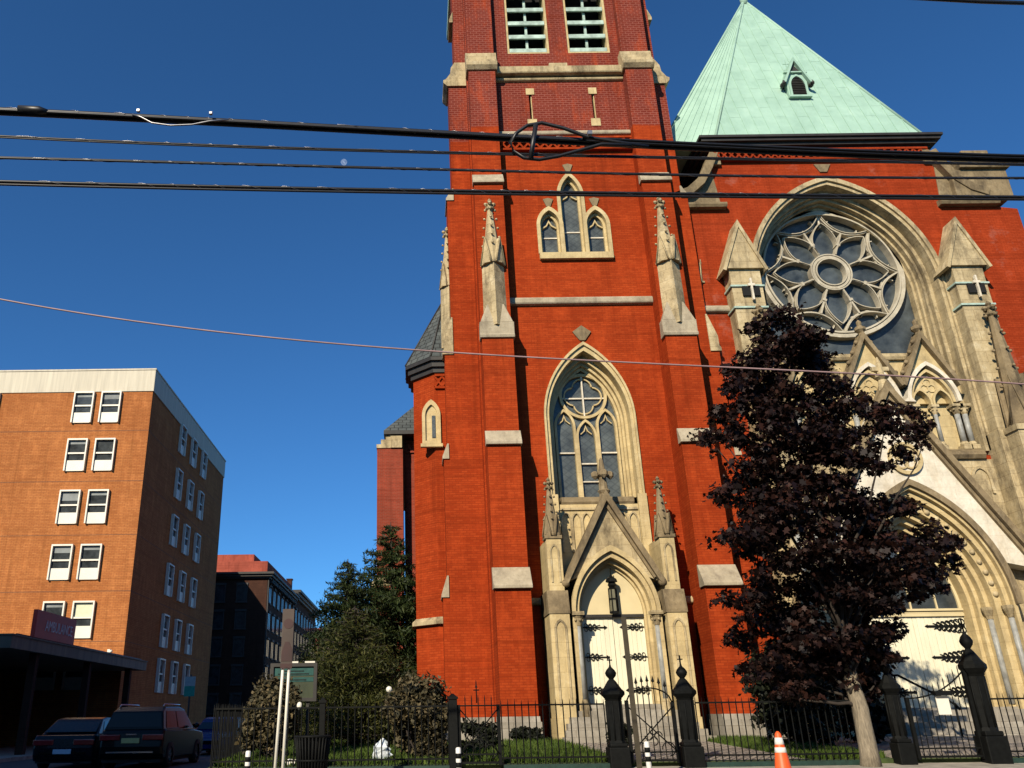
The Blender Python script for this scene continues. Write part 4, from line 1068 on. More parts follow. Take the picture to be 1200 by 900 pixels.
V, m, k = leafcloud(clumps, 41000, .12, 'maple', 11, .7, .2)
leafobj('crown', V, m, k, 'maple_leaf', mt)
mb = MB()
pts = [at(1022,904,MY-.75), at(1018,880,MY-.72), at(1008,830,MY-.6), at(998,800,MY-.5), at(985,740,MY-.3), at(968,640,MY), at(945,540,MY), at(915,430,MY)]
mb.tube(pts[:5], [.22,.175,.16,.15,.12], 12); up = pts[4:]
def limb(mb, p0, p1, r0, r1, bend, rr, n=6):
    p0 = Vector(p0); p1 = Vector(p1); out = []
    for i in range(n+1):
        f = i/n; q = p0.lerp(p1, f)+Vector((rr.uniform(-1,1), rr.uniform(-1,1), rr.uniform(-.3,1)))*bend*math.sin(math.pi*f); out.append(q)
    mb.tube(out, [r0+(r1-r0)*i/n for i in range(n+1)], 7)
lm = MB(); lm.tube(up, [.119,.10,.06,.02], 10)
for i in range(30):
    c = clumps[g_.randrange(len(clumps))]; f = g_.uniform(.35, .9)
    zt = .33+(c[2]-.33)*f*.92; j = min(len(pts)-2, max(2, next((q for q in range(len(pts)-1) if pts[q+1].z > zt), len(pts)-2)))
    t = (zt-pts[j].z)/max(.01, pts[j+1].z-pts[j].z); p0 = pts[j].lerp(pts[j+1], max(0, min(1, t)))
    limb(lm, p0, c[:3], .045, .010, .15, g_)
part(mb, 'trunk', 'bark', mt); part(lm, 'limbs', 'bark_dark', mt)
# --- conifers
def conifer(name, label, base, top, r, n, seed, mat, size, group='conifers in the church yard'):
    t = thing(name, label, 'tree', base, group)
    rr = random.Random(seed); g = np.random.default_rng(seed); H = top-base[2]
    mb = MB(); mb.tube([base, (base[0]+.1, base[1], base[2]+H*.5), (base[0], base[1], top)], [.2,.11,.015], 8)
    clumps = []
    nb = 120
    for i in range(nb):
        f = .04+.95*(i/nb)**.9; a = i*2.39996+rr.uniform(-.4,.4); L_ = r*(1-f)**.8*rr.uniform(.7,1.2)+.14
        z = base[2]+H*f; d = Vector((math.cos(a), math.sin(a), 0))
        p0 = Vector((base[0], base[1], z)); p1 = p0+d*L_+Vector((0,0,L_*rr.uniform(.05,.4)-.1))
        mb.tube([p0, p0.lerp(p1,.5)+Vector((0,0,-.06*L_)), p1], [.03,.02,.006], 5)
        for q in range(5):
            u = .25+.75*q/4; c = p0.lerp(p1, u)
            w = .20+.22*L_*(1-abs(u-.6))
            w *= .45+.55*min(1, (1-f)*2.2)
            clumps.append((c.x, c.y, c.z-.04, w, w, w*.5+.03))
    V, m, k = leafcloud(clumps, n, size, 'needle', seed, .6, .1)
    leafobj('crown', V, m, k, mat, t); part(mb, 'trunk', 'bark_dark', t)
    return t
conifer('conifer_tree', 'tallest dark green conifer close against the church turret', (-1.0, 33.0, .62), at(455,612,33).z, 3.2, 60000, 3, 'conifer_leaf', .20)
conifer('conifer_tree', 'dark green conifer just left of the tallest one', (-2.55, 31.2, .62), at(410,655,31.2).z, 2.2, 40000, 8, 'conifer_leaf', .18)
conifer('conifer_tree', 'low olive green yew in front of the conifers, beside the notice board', (-1.75, 24.2, .6), 4.3, 2.1, 30000, 5, 'yew_leaf', .13)
# --- shrubs
def shrub(label, c, rx, ry, z0, z1, n, seed, mat, size):
    t = thing('shrub', label, 'shrub', (c[0], c[1], z0))
    rr = random.Random(seed); cl = []
    for i in range(26):
        a = rr.uniform(0, 6.28); q = rr.random()**.5; h = rr.uniform(.12, .85)
        rad = 1 if h < .6 else 1-(h-.6)*1.3
        cl.append((c[0]+rx*.72*q*rad*math.cos(a), c[1]+ry*.72*q*rad*math.sin(a), z0+(z1-z0)*h, rx*.42, ry*.42, (z1-z0)*.17))
    V, m, k = leafcloud(cl, n, size, 'leaf', seed, .8, .5); leafobj('foliage', V, m, k, mat, t)
    mb = MB()
    for i in range(9):
        c2 = cl[i]; limb(mb, (c[0]+rr.uniform(-.15,.15), c[1]+rr.uniform(-.15,.15), z0-.1), c2[:3], .03, .01, .1, rr, 4)
    part(mb, 'stem', 'bark_dark', t)
shrub('rounded brown-green shrub behind the fence corner, left of the notice board', (-3.28, 19.9), .68, .6, .44, 2.3, 12000, 21, 'shrub_leaf', .10)
shrub('rounded brown-green shrub behind the fence against the tower base', (-.02, 19.7), .78, .7, .44, 2.25, 14000, 22, 'shrub_leaf', .10)
shrub('tall black-green shrub in shade behind the maple trunk', (9.4, 22.3), 1.25, .9, .5, 3.4, 7000, 23, 'dark_leaf', .16)
shrub('dark shrub in the shade between the maple trunk and the great portal', (11.6, 23.5), .9, .7, .5, 2.7, 4000, 24, 'dark_leaf', .16)
shrub('small low green shrub at the tower plinth left of the portal steps', (3.1, 25.6), .55, .3, .6, 1.05, 1500, 25, 'dark_leaf', .12)
shrub('small dark shrub behind the left fence gate', (1.5, 22.3), .6, .4, .55, 1.25, 1600, 26, 'dark_leaf', .12)
shrub('small round shrub beside the arched gate', (5.15, 23.2), .38, .35, .6, 1.2, 1200, 27, 'dark_leaf', .10)
# --- grass
g = np.random.default_rng(4); n = 42000
X = np.where(g.random(n) < .62, g.uniform(-4.2, 4.1, n), g.uniform(7.9, 9.6, n)); Y = 18.75+g.random(n)**1.6*9.5
Y = np.where((X > 0) & (Y > 26), 19+g.random(n)*6, Y)
Z = np.interp(Y, [18.62,25,60], [.44,.62,.66]); h = g.uniform(.05,.17,n); a = g.uniform(0, 6.28, n); w = .012+.012*g.random(n)
V = np.empty((n,3,3)); dxy = np.stack([np.cos(a), np.sin(a)],1)
V[:,0,0] = X-dxy[:,0]*w; V[:,0,1] = Y-dxy[:,1]*w; V[:,0,2] = Z-.01
V[:,1,0] = X+dxy[:,0]*w; V[:,1,1] = Y+dxy[:,1]*w; V[:,1,2] = Z-.01
V[:,2,0] = X+g.normal(0,.04,n); V[:,2,1] = Y+g.normal(0,.04,n); V[:,2,2] = Z+h
o = leafobj('grass', V.reshape(-1,3), 3, n, 'grass'); tag(o, 'short sunlit grass growing on the church lawn', 'grass', kind='stuff')

# ================================================================== IRON FENCES, GATES, POSTS
FY = 18.5
def fence(label, x0, x1, y0=FY, y1=FY, step=.135, zt=1.66, zb=.55, base=.34, plinth=True, group='black iron picket fence along the pavement'):
    t = thing('iron_fence', label, 'fence', ((x0+x1)/2, (y0+y1)/2, base), group)
    ln = math.hypot(x1-x0, y1-y0); n = max(2, int(ln/step)); d = Vector((x1-x0, y1-y0, 0))/ln
    mb = MB(); rr = random.Random(int(x0*100)+3)
    for i in range(n+1):
        p = Vector((x0, y0, 0))+d*(ln*i/n); lean = rr.uniform(-.012,.012)
        mb.tube([(p.x, p.y, base+.05), (p.x+lean*.6, p.y, zt-.12), (p.x+lean, p.y, zt+rr.uniform(-.015,.015))], [.0125,.0125,.003], 6, smooth=False)
    part(mb, 'pickets', 'iron', t)
    for z in (zb, zt-.11):
        mb = MB(); a = Vector((x0,y0,z)); b = Vector((x1,y1,z)); s = Vector((-d.y,d.x,0))*.018
        mb.add([a-s+Vector((0,0,-.016)), a+s+Vector((0,0,-.016)), a+s+Vector((0,0,.016)), a-s+Vector((0,0,.016)), b-s+Vector((0,0,-.016)), b+s+Vector((0,0,-.016)), b+s+Vector((0,0,.016)), b-s+Vector((0,0,.016))],
               [(0,1,2,3),(7,6,5,4),(0,4,5,1),(1,5,6,2),(2,6,7,3),(3,7,4,0)])
        part(mb, 'rail', 'iron', t)
    if plinth:
        mb = MB(); s = Vector((-d.y,d.x,0))*.09; a = Vector((x0,y0,0)); b = Vector((x1,y1,0))
        mb.prism([(a-s)[:2], (b-s)[:2], (b+s)[:2], (a+s)[:2]], lambda p: (p[0],p[1],base-.25), lambda p: (p[0],p[1],base+.09)); part(mb, 'base_kerb', 'iron_green', t)
    return t
fence('iron picket fence running back along the side street from the left corner', -4.25, -4.25, FY+.1, 42, .14)
fence('iron picket fence in front of the notice board and trash bin', -4.2, .62)
fence('iron picket fence in front of the tower, left of the arched gate', 1.72, 3.86)
fence('iron picket fence between the arched gate and the maple trunk', 5.75, 9.25)
fence('iron picket fence at the far right beyond the great gate post', 11.75, 15.5)
def small_post(label, x, z1, w=.075):
    t = thing('fence_post', label, 'post', (x, FY, .34), 'square iron fence posts')
    mb = MB(); mb.box(x-w, x+w, FY-w, FY+w, .3, z1); part(mb, 'shaft', 'iron', t, bevel=.01)
    mb = MB(); mb.box(x-w-.02, x+w+.02, FY-w-.02, FY+w+.02, z1+.001, z1+.05); mb.xy([(x-w,FY-w),(x+w,FY-w),(x+w,FY+w),(x-w,FY+w)], z1+.05, z1+.11, .2); part(mb, 'cap', 'iron', t)
small_post('square iron post between the notice board and the trash bin', -1.98, 1.64, .06)
small_post('square iron post hanging the small braced gate', .72, 1.68, .09)
def gate_post(label, x, s=1.0, z0=.34, wide=1.0):
    t = thing('gate_post', label, 'gate post', (x, FY, z0), 'cast iron gate posts with ball finials')
    mb = MB(); w = .155*s*wide
    mb.box(x-w*1.45, x+w*1.45, FY-w*1.45, FY+w*1.45, z0-.1, z0+.42*s); mb.box(x-w*1.25, x+w*1.25, FY-w*1.25, FY+w*1.25, z0+.42*s, z0+.5*s)
    part(mb, 'pedestal', 'iron', t, bevel=.02)
    mb = MB(); mb.lathe(x, FY, [(w*1.25, z0+.5*s), (w*1.12, z0+.56*s), (w*1.12, z0+1.38*s), (w*1.3, z0+1.42*s)], 8, False, math.pi/8)
    for k in range(8):
        a = math.pi/8+k*math.pi/4; mb.tube([(x+w*1.12*math.cos(a), FY+w*1.12*math.sin(a), z0+.56*s), (x+w*1.12*math.cos(a), FY+w*1.12*math.sin(a), z0+1.38*s)], .016, 5)
    part(mb, 'shaft', 'iron', t)
    mb = MB(); z = z0+1.42*s
    mb.lathe(x, FY, [(w*1.2,z),(w*1.75,z+.09*s),(w*1.75,z+.15*s),(w*1.35,z+.21*s),(w*.95,z+.30*s),(w*.6,z+.38*s),(w*.35,z+.42*s)], 8, False, math.pi/8); part(mb, 'cap', 'iron', t)
    mb = MB(); z += .40*s
    mb.lathe(x, FY, [(w*.3,z),(w*.38,z+.03*s),(w*.72,z+.09*s),(w*.85,z+.15*s),(w*.6,z+.22*s),(w*.2,z+.28*s),(w*.1,z+.34*s)], 12)
    mb.box(x-.012, x+.012, FY-.012, FY+.012, z+.32*s, z+.52*s); mb.box(x-.055, x+.055, FY-.0115, FY+.0115, z+.42*s, z+.445*s)
    part(mb, 'finial', 'iron', t)
gate_post('cast iron gate post left of the arched gate, in front of the white side door', 4.06, .92)
gate_post('cast iron gate post right of the arched gate, in front of the tower brick', 5.55, .92)
gate_post('bulky cast iron gate post in the shade right of the maple trunk', 9.85, .95, wide=.8)
gate_post('largest cast iron gate post at the right, before the white great doors', 11.68, 1.2, wide=.82)
def gate(label, x0, x1, topf, spear, braces=True, bottom=.55, group='iron gates'):
    t = thing('iron_gate', label, 'gate', ((x0+x1)/2, FY, .4), group)
    mb = MB(); n = int((x1-x0)/.118)
    for i in range(1, n):
        x = x0+(x1-x0)*i/n; zt = topf(x)+.14
        mb.tube([(x, FY, .46), (x, FY, zt)], .011, 6, smooth=False)
        if spear: mb.lathe(x, FY, [(.012,zt-.02),(.036,zt+.0),(.02,zt+.05),(.002,zt+.12)], 6, False)
        else: mb.lathe(x, FY, [(.011,zt),(.002,zt+.07)], 6, False)
    part(mb, 'pickets', 'iron', t)
    mb = MB(); xs = np.linspace(x0, x1, 17); mb.tube([(x, FY-.01, topf(x)) for x in xs], .016, 6); part(mb, 'top_rail', 'iron', t)
    mb = MB(); mb.box(x0, x1, FY-.02, FY+.02, bottom-.1, bottom-.06); mb.box(x0, x1, FY-.018, FY+.018, bottom+.06, bottom+.09); part(mb, 'bottom_rail', 'iron', t)
    mb = MB()
    for x in (x0, x1): mb.box(x-.035, x+.035, FY-.035, FY+.035, .42, topf(x)+.02)
    part(mb, 'stile', 'iron', t)
    if braces:
        mb = MB(); zt = min(topf(x0), topf(x1))-.05
        mb.tube([(x0, FY-.03, zt), (x1, FY-.03, .62)], .014, 6); mb.tube([(x1, FY-.045, zt), (x0, FY-.045, .62)], .014, 6)
        cx = (x0+x1)/2
        for k in range(4):
            q = k*math.pi/2; mb.tube([(cx+.10*math.cos(q)+.08*math.cos(a), FY-.05, .93+.10*math.sin(q)+.08*math.sin(a)) for a in np.linspace(q, q+4.2, 9)], .012, 5)
        for s, xx in ((1, x0), (-1, x1)): mb.tube([(xx+s*(.06+.13*(1-math.cos(a))), FY-.05, .68+.13*math.sin(a)) for a in np.linspace(-1.5, 3.2, 11)], .012, 5)
        part(mb, 'cross_brace', 'iron', t)
    return t
cg = 4.80
gate('arched iron gate with spear tips and crossed braces between two ball-topped posts', 4.33, 5.28, lambda x: 1.55+.30*math.sqrt(max(0, 1-((x-cg)/.475)**2)), True)
gate('great iron gate with a top rail sweeping up to its right post', 10.15, 11.47, lambda x: 1.58+.55*((x-10.15)/1.32)**2.2, False, False)
gate('small iron gate with crossed braces under a single cross finial', .84, 1.66, lambda x: 1.55, False)
mb = MB(); mb.tube([(1.22,FY,1.6),(1.22,FY,2.02)], .012, 6); mb.box(1.16,1.28,FY-.012,FY+.012,1.84,1.865); mb.lathe(1.22,FY,[(.03,1.9),(.01,1.96),(.003,2.06)],6,False)
fin = part(mb, 'finial', 'iron', bpy.data.objects['iron_gate.002'])
pl = thing('notice_sheet', 'white notice sheet under a small dark hood fixed to the great gate', 'notice', (10.83, FY-.06, 1.3))
mb = MB(); mb.box(10.72, 10.98, FY-.07, FY-.05, 1.26, 1.62); part(mb, 'sheet', 'white_paint', pl)
mb = MB(); mb.yz([(FY-.02,1.63),(FY-.16,1.63),(FY-.14,1.69),(FY-.02,1.72)], 10.69, 11.01); part(mb, 'hood', 'iron', pl)
hr = thing('handrail', 'black iron handrail sloping down the great portal steps', 'handrail', (15.2, 26, .6))
mb = MB(); mb.tube([(14.6,27.2,2.35),(14.7,27.0,2.35),(15.4,25.6,1.5),(15.45,25.5,1.35)], .035, 8); mb.tube([(14.65,27.1,1.35),(14.65,27.1,2.35)], .03, 6); mb.tube([(15.4,25.6,.6),(15.4,25.6,1.5)], .03, 6); part(mb, 'rail', 'iron', hr)

# ================================================================== STREET FURNITURE
M['orange'] = simple('cone_orange', (.75,.10,.015), .5, var=.12, scale=4)
M['reflective'] = simple('reflective_white', (.70,.69,.64), .4, var=.15, scale=9)
cone = thing('traffic_cone', 'orange traffic cone with two white bands standing at the kerb', 'traffic cone', (6.17, 15.5, .165))
cx, cy, cz0 = 6.17, 15.5, .165
def up_(mb): mb.v = [(p[0], p[1], p[2]*.9+cz0) for p in mb.v]
mb = MB(); mb.box(cx-.21, cx+.21, cy-.21, cy+.21, 0, .05); up_(mb); part(mb, 'base', 'orange', cone, bevel=.015)
mb = MB(); mb.lathe(cx, cy, [(.19,.05),(.165,.11),(.165*.30,.93),(.022,.97),(.015,.975)], 20); up_(mb); part(mb, 'body', 'orange', cone)
def rcone(z): return .165+(.165*.30-.165)*(z-.11)/.82
for a, b in ((.745,.865),(.605,.695)):
    mb = MB(); mb.lathe(cx, cy, [(rcone(a)+.001,a),(rcone(a)+.004,a+.002),(rcone(b)+.004,b-.002),(rcone(b)+.001,b)], 20); up_(mb); part(mb, 'band', 'reflective', cone)
for lab, px, py in (('white striped bollard in front of the left corner shrub',291,880),('white striped bollard below the small braced gate',537,876),('white striped bollard in front of the arched gate',757.5,869)):
    c = at(px, py, 15.3)
    t = thing('bollard', lab, 'bollard', (c.x, 15.3, .15), 'white striped bollards along the kerb')
    mb = MB(); mb.lathe(c.x, 15.3, [(.045,.1),(.045,c.z-.02),(.035,c.z),(.01,c.z+.005)], 12); part(mb, 'post', 'reflective', t)
    for z in (c.z-.13, c.z-.27):
        mb = MB(); mb.lathe(c.x, 15.3, [(.0455,z-.04),(.047,z-.039),(.047,z+.039),(.0455,z+.04)], 12); part(mb, 'band', 'iron', t)
M['rust'] = simple('rusty_brown_steel', (.048,.038,.022), .7, metal=.2, var=.4, scale=6)
sp = thing('sign_post', 'bare brown steel post leaning in front of the arched gate', 'post', (3.78, 15.5, .15))
mb = MB(); a, b = at(730.5,723,15.5), at(749,895,15.5); d = (b-a)/(b.z-a.z); p0 = a+d*(.1-a.z)
mb.prism([(-.045,-.012),(.045,-.012),(.045,.0),(.02,.012),(.012,.045),(-.012,.045),(-.02,.012),(-.045,0)], lambda p: (p0.x+p[0], p0.y+p[1], p0.z), lambda p: (a.x+p[0], a.y+p[1], a.z)); part(mb, 'shaft', 'rust', sp)
dsg = thing('street_sign', 'tall narrow brown street sign on two white posts', 'sign', (-2.27, 15, .15))
for px0, px1, zt in ((336.5,322.5,3.12),(342.8,331.5,3.0)):
    a, b = at(px0,720,15), at(px1,898,15); d = (b-a)/(b.z-a.z); p0, p1 = a+d*(.1-a.z), a+d*(zt-a.z)
    mb = MB(); mb.tube([p0, p1], .026, 8); part(mb, 'post', 'white_paint', dsg)
M['sign_tan'] = simple('sign_tan', (.05,.032,.024), .6, var=.2, scale=3); M['sign_maroon'] = simple('sign_maroon', (.035,.008,.007), .6, var=.3, scale=3)
mb = MB(); mb.box(-2.345, -2.145, 14.955, 14.967, 2.14, 3.13); pnl = part(mb, 'panel', 'sign_tan', dsg)
mb = MB(); mb.xz(circle(-2.235, 2.88, .085, 20), 14.950, 14.954); mb.xz([(-2.335,2.26),(-2.155,2.26),(-2.155,2.46),(-2.21,2.58),(-2.28,2.58),(-2.335,2.40)], 14.950, 14.954); mb.box(-2.345,-2.145,14.949,14.9545,2.14,2.22); part(mb, 'symbol', 'sign_maroon', pnl)
# notice board
nb = thing('notice_board', 'dark framed church notice board with green panel behind the fence', 'notice board', (-2.96, 21, .5))
mb = MB(); mb.box(-3.52, -2.40, 20.94, 21.1, 1.72, 1.80); mb.box(-3.52, -2.40, 20.94, 21.1, 2.5, 2.58); mb.box(-3.52, -3.44, 20.94, 21.1, 1.80, 2.5); mb.box(-2.48, -2.40, 20.94, 21.1, 1.80, 2.5); part(mb, 'frame', 'dark_metal', nb)
mb = MB(); mb.box(-3.44, -2.48, 21.0, 21.06, 1.80, 2.5); pb = part(mb, 'board', simple('board_olive', (.045,.055,.03), .35, var=.2, scale=3), nb)
mb = MB(); mb.box(-3.43, -2.49, 20.99, 20.998, 2.16, 2.26); mb.box(-3.43, -2.49, 20.99, 20.998, 2.30, 2.47); part(mb, 'stripe', simple('board_teal', (.02,.075,.065), .35, var=.3, scale=8), pb)
for z, h, a, b in ((2.40,.022,-3.26,-2.72),(2.335,.022,-3.34,-2.60),(2.20,.02,-3.30,-2.66)):
    mb = MB(); mb.box(a, b, 20.985, 20.9895, z-h/2, z+h/2); part(mb, 'faded_line', 'black', pb)

mb = MB(); mb.box(-3.15, -2.86, 20.95, 21.04, 2.582, 2.62); mb.box(-2.70, -2.46, 20.95, 21.04, 2.582, 2.62); part(mb, 'lamp_strip', 'white_paint', nb)
mb = MB()
for x in (-3.3, -2.6): mb.box(x-.04, x+.04, 21.0, 21.08, .4, 1.72)
part(mb, 'leg', 'dark_metal', nb)
# trash bin
tb = thing('trash_bin', 'round black slatted trash bin on the pavement', 'trash bin', (-1.99, 17, .28))
mb = MB(); c = (-1.99, 17.0)
for k in range(30):
    a = 2*math.pi*k/30; mb.tube([(c[0]+.25*math.cos(a), c[1]+.25*math.sin(a), .28), (c[0]+.29*math.cos(a), c[1]+.29*math.sin(a), .7), (c[0]+.33*math.cos(a), c[1]+.33*math.sin(a), 1.02)], .018, 5)
part(mb, 'slats', 'iron', tb)
mb = MB()
for r, z in ((.33,1.03),(.285,.62),(.25,.3)): mb.tube([(c[0]+r*math.cos(a), c[1]+r*math.sin(a), z) for a in np.linspace(0, 2*math.pi, 25)], .022, 6)
part(mb, 'hoop', 'iron', tb)
mb = MB(); mb.lathe(c[0], c[1], [(.22,.3),(.27,.98),(.29,1.01),(.24,1.0),(.2,.9)], 20); part(mb, 'liner', 'black', tb)
# small pale things in the yard
M['bag'] = simple('plastic_bag', (.55,.66,.74), .5, var=.35, scale=9, c2=(.8,.83,.86))
rr = random.Random(9); mb = MB()
c = Vector((-.78, 19.35, .5)); n = 12; v = []
for i in range(7):
    for k in range(n):
        a = 2*math.pi*k/n; r = (.03,.16,.2,.17,.19,.12,.03)[i]*rr.uniform(.6,1.35); v.append((c.x+r*math.cos(a), c.y+r*.6*math.sin(a), c.z-.03+.075*i+rr.uniform(-.02,.02)))
mb.add(v, [(i*n+k, i*n+(k+1)%n, (i+1)*n+(k+1)%n, (i+1)*n+k) for i in range(6) for k in range(n)])
o = mb.build('plastic_bag', M['bag']); tag(o, 'crumpled white and pale blue plastic bag caught beside the tower shrub', 'plastic bag')
def yard_lamp(label, p, r, sq):
    t = thing('garden_lamp', label, 'garden lamp', (p.x, p.y, .45), 'white lamps in the church yard')
    mb = MB(); mb.ball(p, r, 8, sq); part(mb, 'globe', 'white_paint', t)
    mb = MB(); mb.lathe(p.x, p.y, [(.018,.42),(.018,p.z-r*sq-.02),(.05,p.z-r*sq+.01)], 8); part(mb, 'stake', 'iron', t)
yard_lamp('small white globe lamp above the shrub at the tower base', at(456,808,21.2), .075, 1.0)
for lab, px, py, r in (('white rounded stone left of its twin at the fence foot',340,893,.1),('white rounded stone right of its twin by the trash bin',348,893,.09)):
    p = at(px, py, 18.85); mb = MB(); mb.ball((p.x, 18.85, .5), r, 8, .75); tag(mb.build('garden_stone', M['white_paint']), lab, 'stone', 'white stones at the fence foot')
yard_lamp('small white lamp on a stake below the notice board', at(351,827,19.2), .06, 1.3)
# lantern hanging in the side door arch
lan = thing('hanging_lantern', 'dark iron lantern hanging before the white side door', 'lantern', (px_+.02, PYF+.62, 4.3))
lx, ly = px_+.02, PYF+.33
mb = MB(); mb.tube([(lx,ly,5.62),(lx,ly,5.30)], .018, 6); mb.lathe(lx, ly, [(.19,5.20),(.16,5.30),(.06,5.36),(.03,5.42)], 6, False); mb.lathe(lx, ly, [(.05,4.98),(.13,5.10),(.10,5.2)], 6, False); part(mb, 'hood', 'iron', lan)
mb = MB()
for k in range(6): a = k*math.pi/3; mb.tube([(lx+.13*math.cos(a), ly+.13*math.sin(a), 4.30), (lx+.12*math.cos(a), ly+.12*math.sin(a), 5.0)], .016, 5)
mb.lathe(lx, ly, [(.15,4.24),(.15,4.30),(.13,4.31)], 6, False); mb.lathe(lx, ly, [(.13,4.98),(.14,5.0),(.1,5.02)], 6, False); mb.lathe(lx,ly,[(.135,4.66),(.14,4.68),(.135,4.7)],6,False); part(mb, 'cage', 'iron', lan)
mb = MB(); mb.lathe(lx, ly, [(.11,4.31),(.11,4.97)], 6, False); part(mb, 'lamp_glass', simple('lantern_glass', (.16,.15,.10), .3, var=.2), lan)
# far street sign
fs = thing('street_sign', 'white and green street sign on a thin pole in the side street', 'sign', (-11.6, 45, 0))
mb = MB(); mb.tube([(-11.62,45.05,0),(-11.62,45.05,3.5)], .05, 8); part(mb, 'post', 'dark_trim', fs)
mb = MB(); mb.box(-11.9, -11.36, 44.97, 44.99, 2.95, 3.4); part(mb, 'upper_panel', simple('sign_grey', (.32,.34,.34), .5, var=.2), fs)
mb = MB(); mb.box(-11.9, -11.36, 44.97, 44.99, 2.45, 2.945); part(mb, 'lower_panel', simple('sign_green', (.01,.25,.18), .5, var=.2), fs)

# ================================================================== VEHICLES
M['car_black'] = simple('black_car_paint', (.004,.004,.004), .25, var=.1, spec=.2)
M['car_navy'] = simple('navy_car_paint', (.005,.006,.010), .25, var=.1, spec=.25)
M['car_blue'] = simple('blue_car_paint', (.010,.022,.12), .25, var=.1, spec=.3)
M['car_glass'] = simple('car_glass', (.003,.0035,.006), .12, var=.1, spec=.25)
M['tyre'] = simple('tyre_rubber', (.012,.012,.012), .85, var=.2)
M['chrome'] = simple('chrome_trim', (.45,.45,.46), .2, metal=.9, var=.1)
M['tail_red'] = simple('tail_lamp_red', (.20,.010,.012), .2, var=.2, spec=.7)
M['head_clear'] = simple('head_lamp_clear', (.50,.52,.55), .1, var=.1, spec=.8)
M['plate_yellow'] = simple('plate_yellow', (.42,.36,.14), .5, var=.1); M['plate_white'] = simple('plate_white', (.40,.46,.56), .5, var=.1)
def car(name, label, cat, loc, rz, paint, W, Ln, H, kind, plate, rails=False):
    """car pointing along +Y, rear at y = 0"""
    t = thing(name, label, cat, loc, None, 0); hw = W/2
    if kind == 'suv':
        low = [(.02,.42),(.0,.62),(.05,.98),(.12,1.08),(3.35,1.06),(Ln-.25,.98),(Ln-.03,.80),(Ln,.45),(Ln-.1,.28),(.12,.28)]
        roof = [(.16,1.08),(.42,1.60),(.75,H),(2.2,H+.02),(2.75,H-.06),(3.55,1.06)]
    else:
        low = [(.03,.40),(.0,.60),(.03,.86),(.10,.96),(3.5,.92),(Ln-.35,.80),(Ln-.05,.66),(Ln,.42),(Ln-.1,.24),(.12,.24)]
        roof = [(.45,.96),(1.25,H-.05),(1.75,H),(2.3,H-.01),(2.75,H-.08),(3.6,.92)]
    def loft(poly, sec):
        """sec: list of (x, scale about mid height)"""
        mbx = MB(); cz = min(p[1] for p in poly); v = []; n = len(poly); cy_ = sum(p[0] for p in poly)/n
        for x, sy in sec:
            v += [(x, cy_+(p[0]-cy_)*sy, p[1]) for p in poly]
        f = [(i*n+k, i*n+(k+1)%n, (i+1)*n+(k+1)%n, (i+1)*n+k) for i in range(len(sec)-1) for k in range(n)]
        f += [tuple(range(n-1,-1,-1)), tuple((len(sec)-1)*n+k for k in range(n))]
        mbx.add(v, f); return mbx
    b = loft(low, [(-hw,.955),(-hw+.06,.985),(-hw*.5,1),(hw*.5,1),(hw-.06,.985),(hw,.955)])
    # greenhouse with tumblehome
    n = len(roof); v = []
    for s in (-1, 1):
        for y, z in roof:
            f = (z-roof[0][1])/(H-roof[0][1]); v.append((s*(hw-.05-.17*max(0,f)), y, z-.002 if f < .02 else z))
    b.add(v, [tuple(range(n)), tuple(range(2*n-1, n-1, -1))]+[(k, (k+1)%n, n+(k+1)%n, n+k) for k in range(n)])
    rot = Matrix.Rotation(rz, 4, 'Z')
    def fin(mb, nm, mat, par=t, bev=0):
        me_v = [rot @ Vector(p) for p in mb.v]; mb.v = [tuple(p+Vector(loc)) for p in me_v]
        return part(mb, nm, mat, par, bevel=bev)
    fin(b, 'body', paint, bev=.035)
    yr = (roof[0][0], roof[1][0]); rz0, rz1 = roof[0][1], (roof[2][1] if kind == 'suv' else roof[1][1])
    # rear and front glass, side glass
    def quadpane(pts, off):
        m = MB(); P = [Vector(p) for p in pts]; nn = (P[1]-P[0]).cross(P[2]-P[0]).normalized()
        if nn.dot(Vector(off)) < 0: nn = -nn
        m.face([p+nn*.006 for p in P]); m.face([p-nn*.01 for p in P]); return m
    r0, r1 = roof[0], roof[1]; w0, w1 = hw-.13, hw-.24
    fin(quadpane([(-w0, r0[0]+.04, r0[1]+.08), (w0, r0[0]+.04, r0[1]+.08), (w1, r1[0]-.02, r1[1]-.03), (-w1, r1[0]-.02, r1[1]-.03)], (0,-1,.3)), 'rear_window', 'car_glass')
    f0, f1 = roof[-1], roof[-2]
    fin(quadpane([(-w0, f0[0]-.06, f0[1]+.06), (w0, f0[0]-.06, f0[1]+.06), (w1, f1[0]+.06, f1[1]-.05), (-w1, f1[0]+.06, f1[1]-.05)], (0,1,.3)), 'windscreen', 'car_glass')
    zg0, zg1 = roof[0][1]+.05, H-.12
    for s in (-1, 1):
        xo = lambda z: s*(hw-.05-.17*(z-roof[0][1])/(H-roof[0][1])+.004)
        ya = (roof[0][0]+.35, roof[1][0]+.30, 1.62, 1.62) if kind == 'suv' else (roof[0][0]+.55, roof[1][0]+.1, 1.75, 1.75)
        fin(quadpane([(xo(zg0), ya[0], zg0), (xo(zg0), ya[2], zg0), (xo(zg1), ya[3], zg1), (xo(zg1), ya[1], zg1)], (s,0,0)), 'side_window', 'car_glass')
        fin(quadpane([(xo(zg0), ya[2]+.09, zg0), (xo(zg0), f0[0]-.30, zg0), (xo(zg1), f1[0]-.02, zg1), (xo(zg1), ya[2]+.09, zg1)], (s,0,0)), 'side_window', 'car_glass')
        m = MB(); m.box(*sorted((s*(hw-.03), s*(hw+.015))), .3, 3.4, roof[0][1]-.012, roof[0][1]+.012); fin(m, 'side_trim', 'chrome')
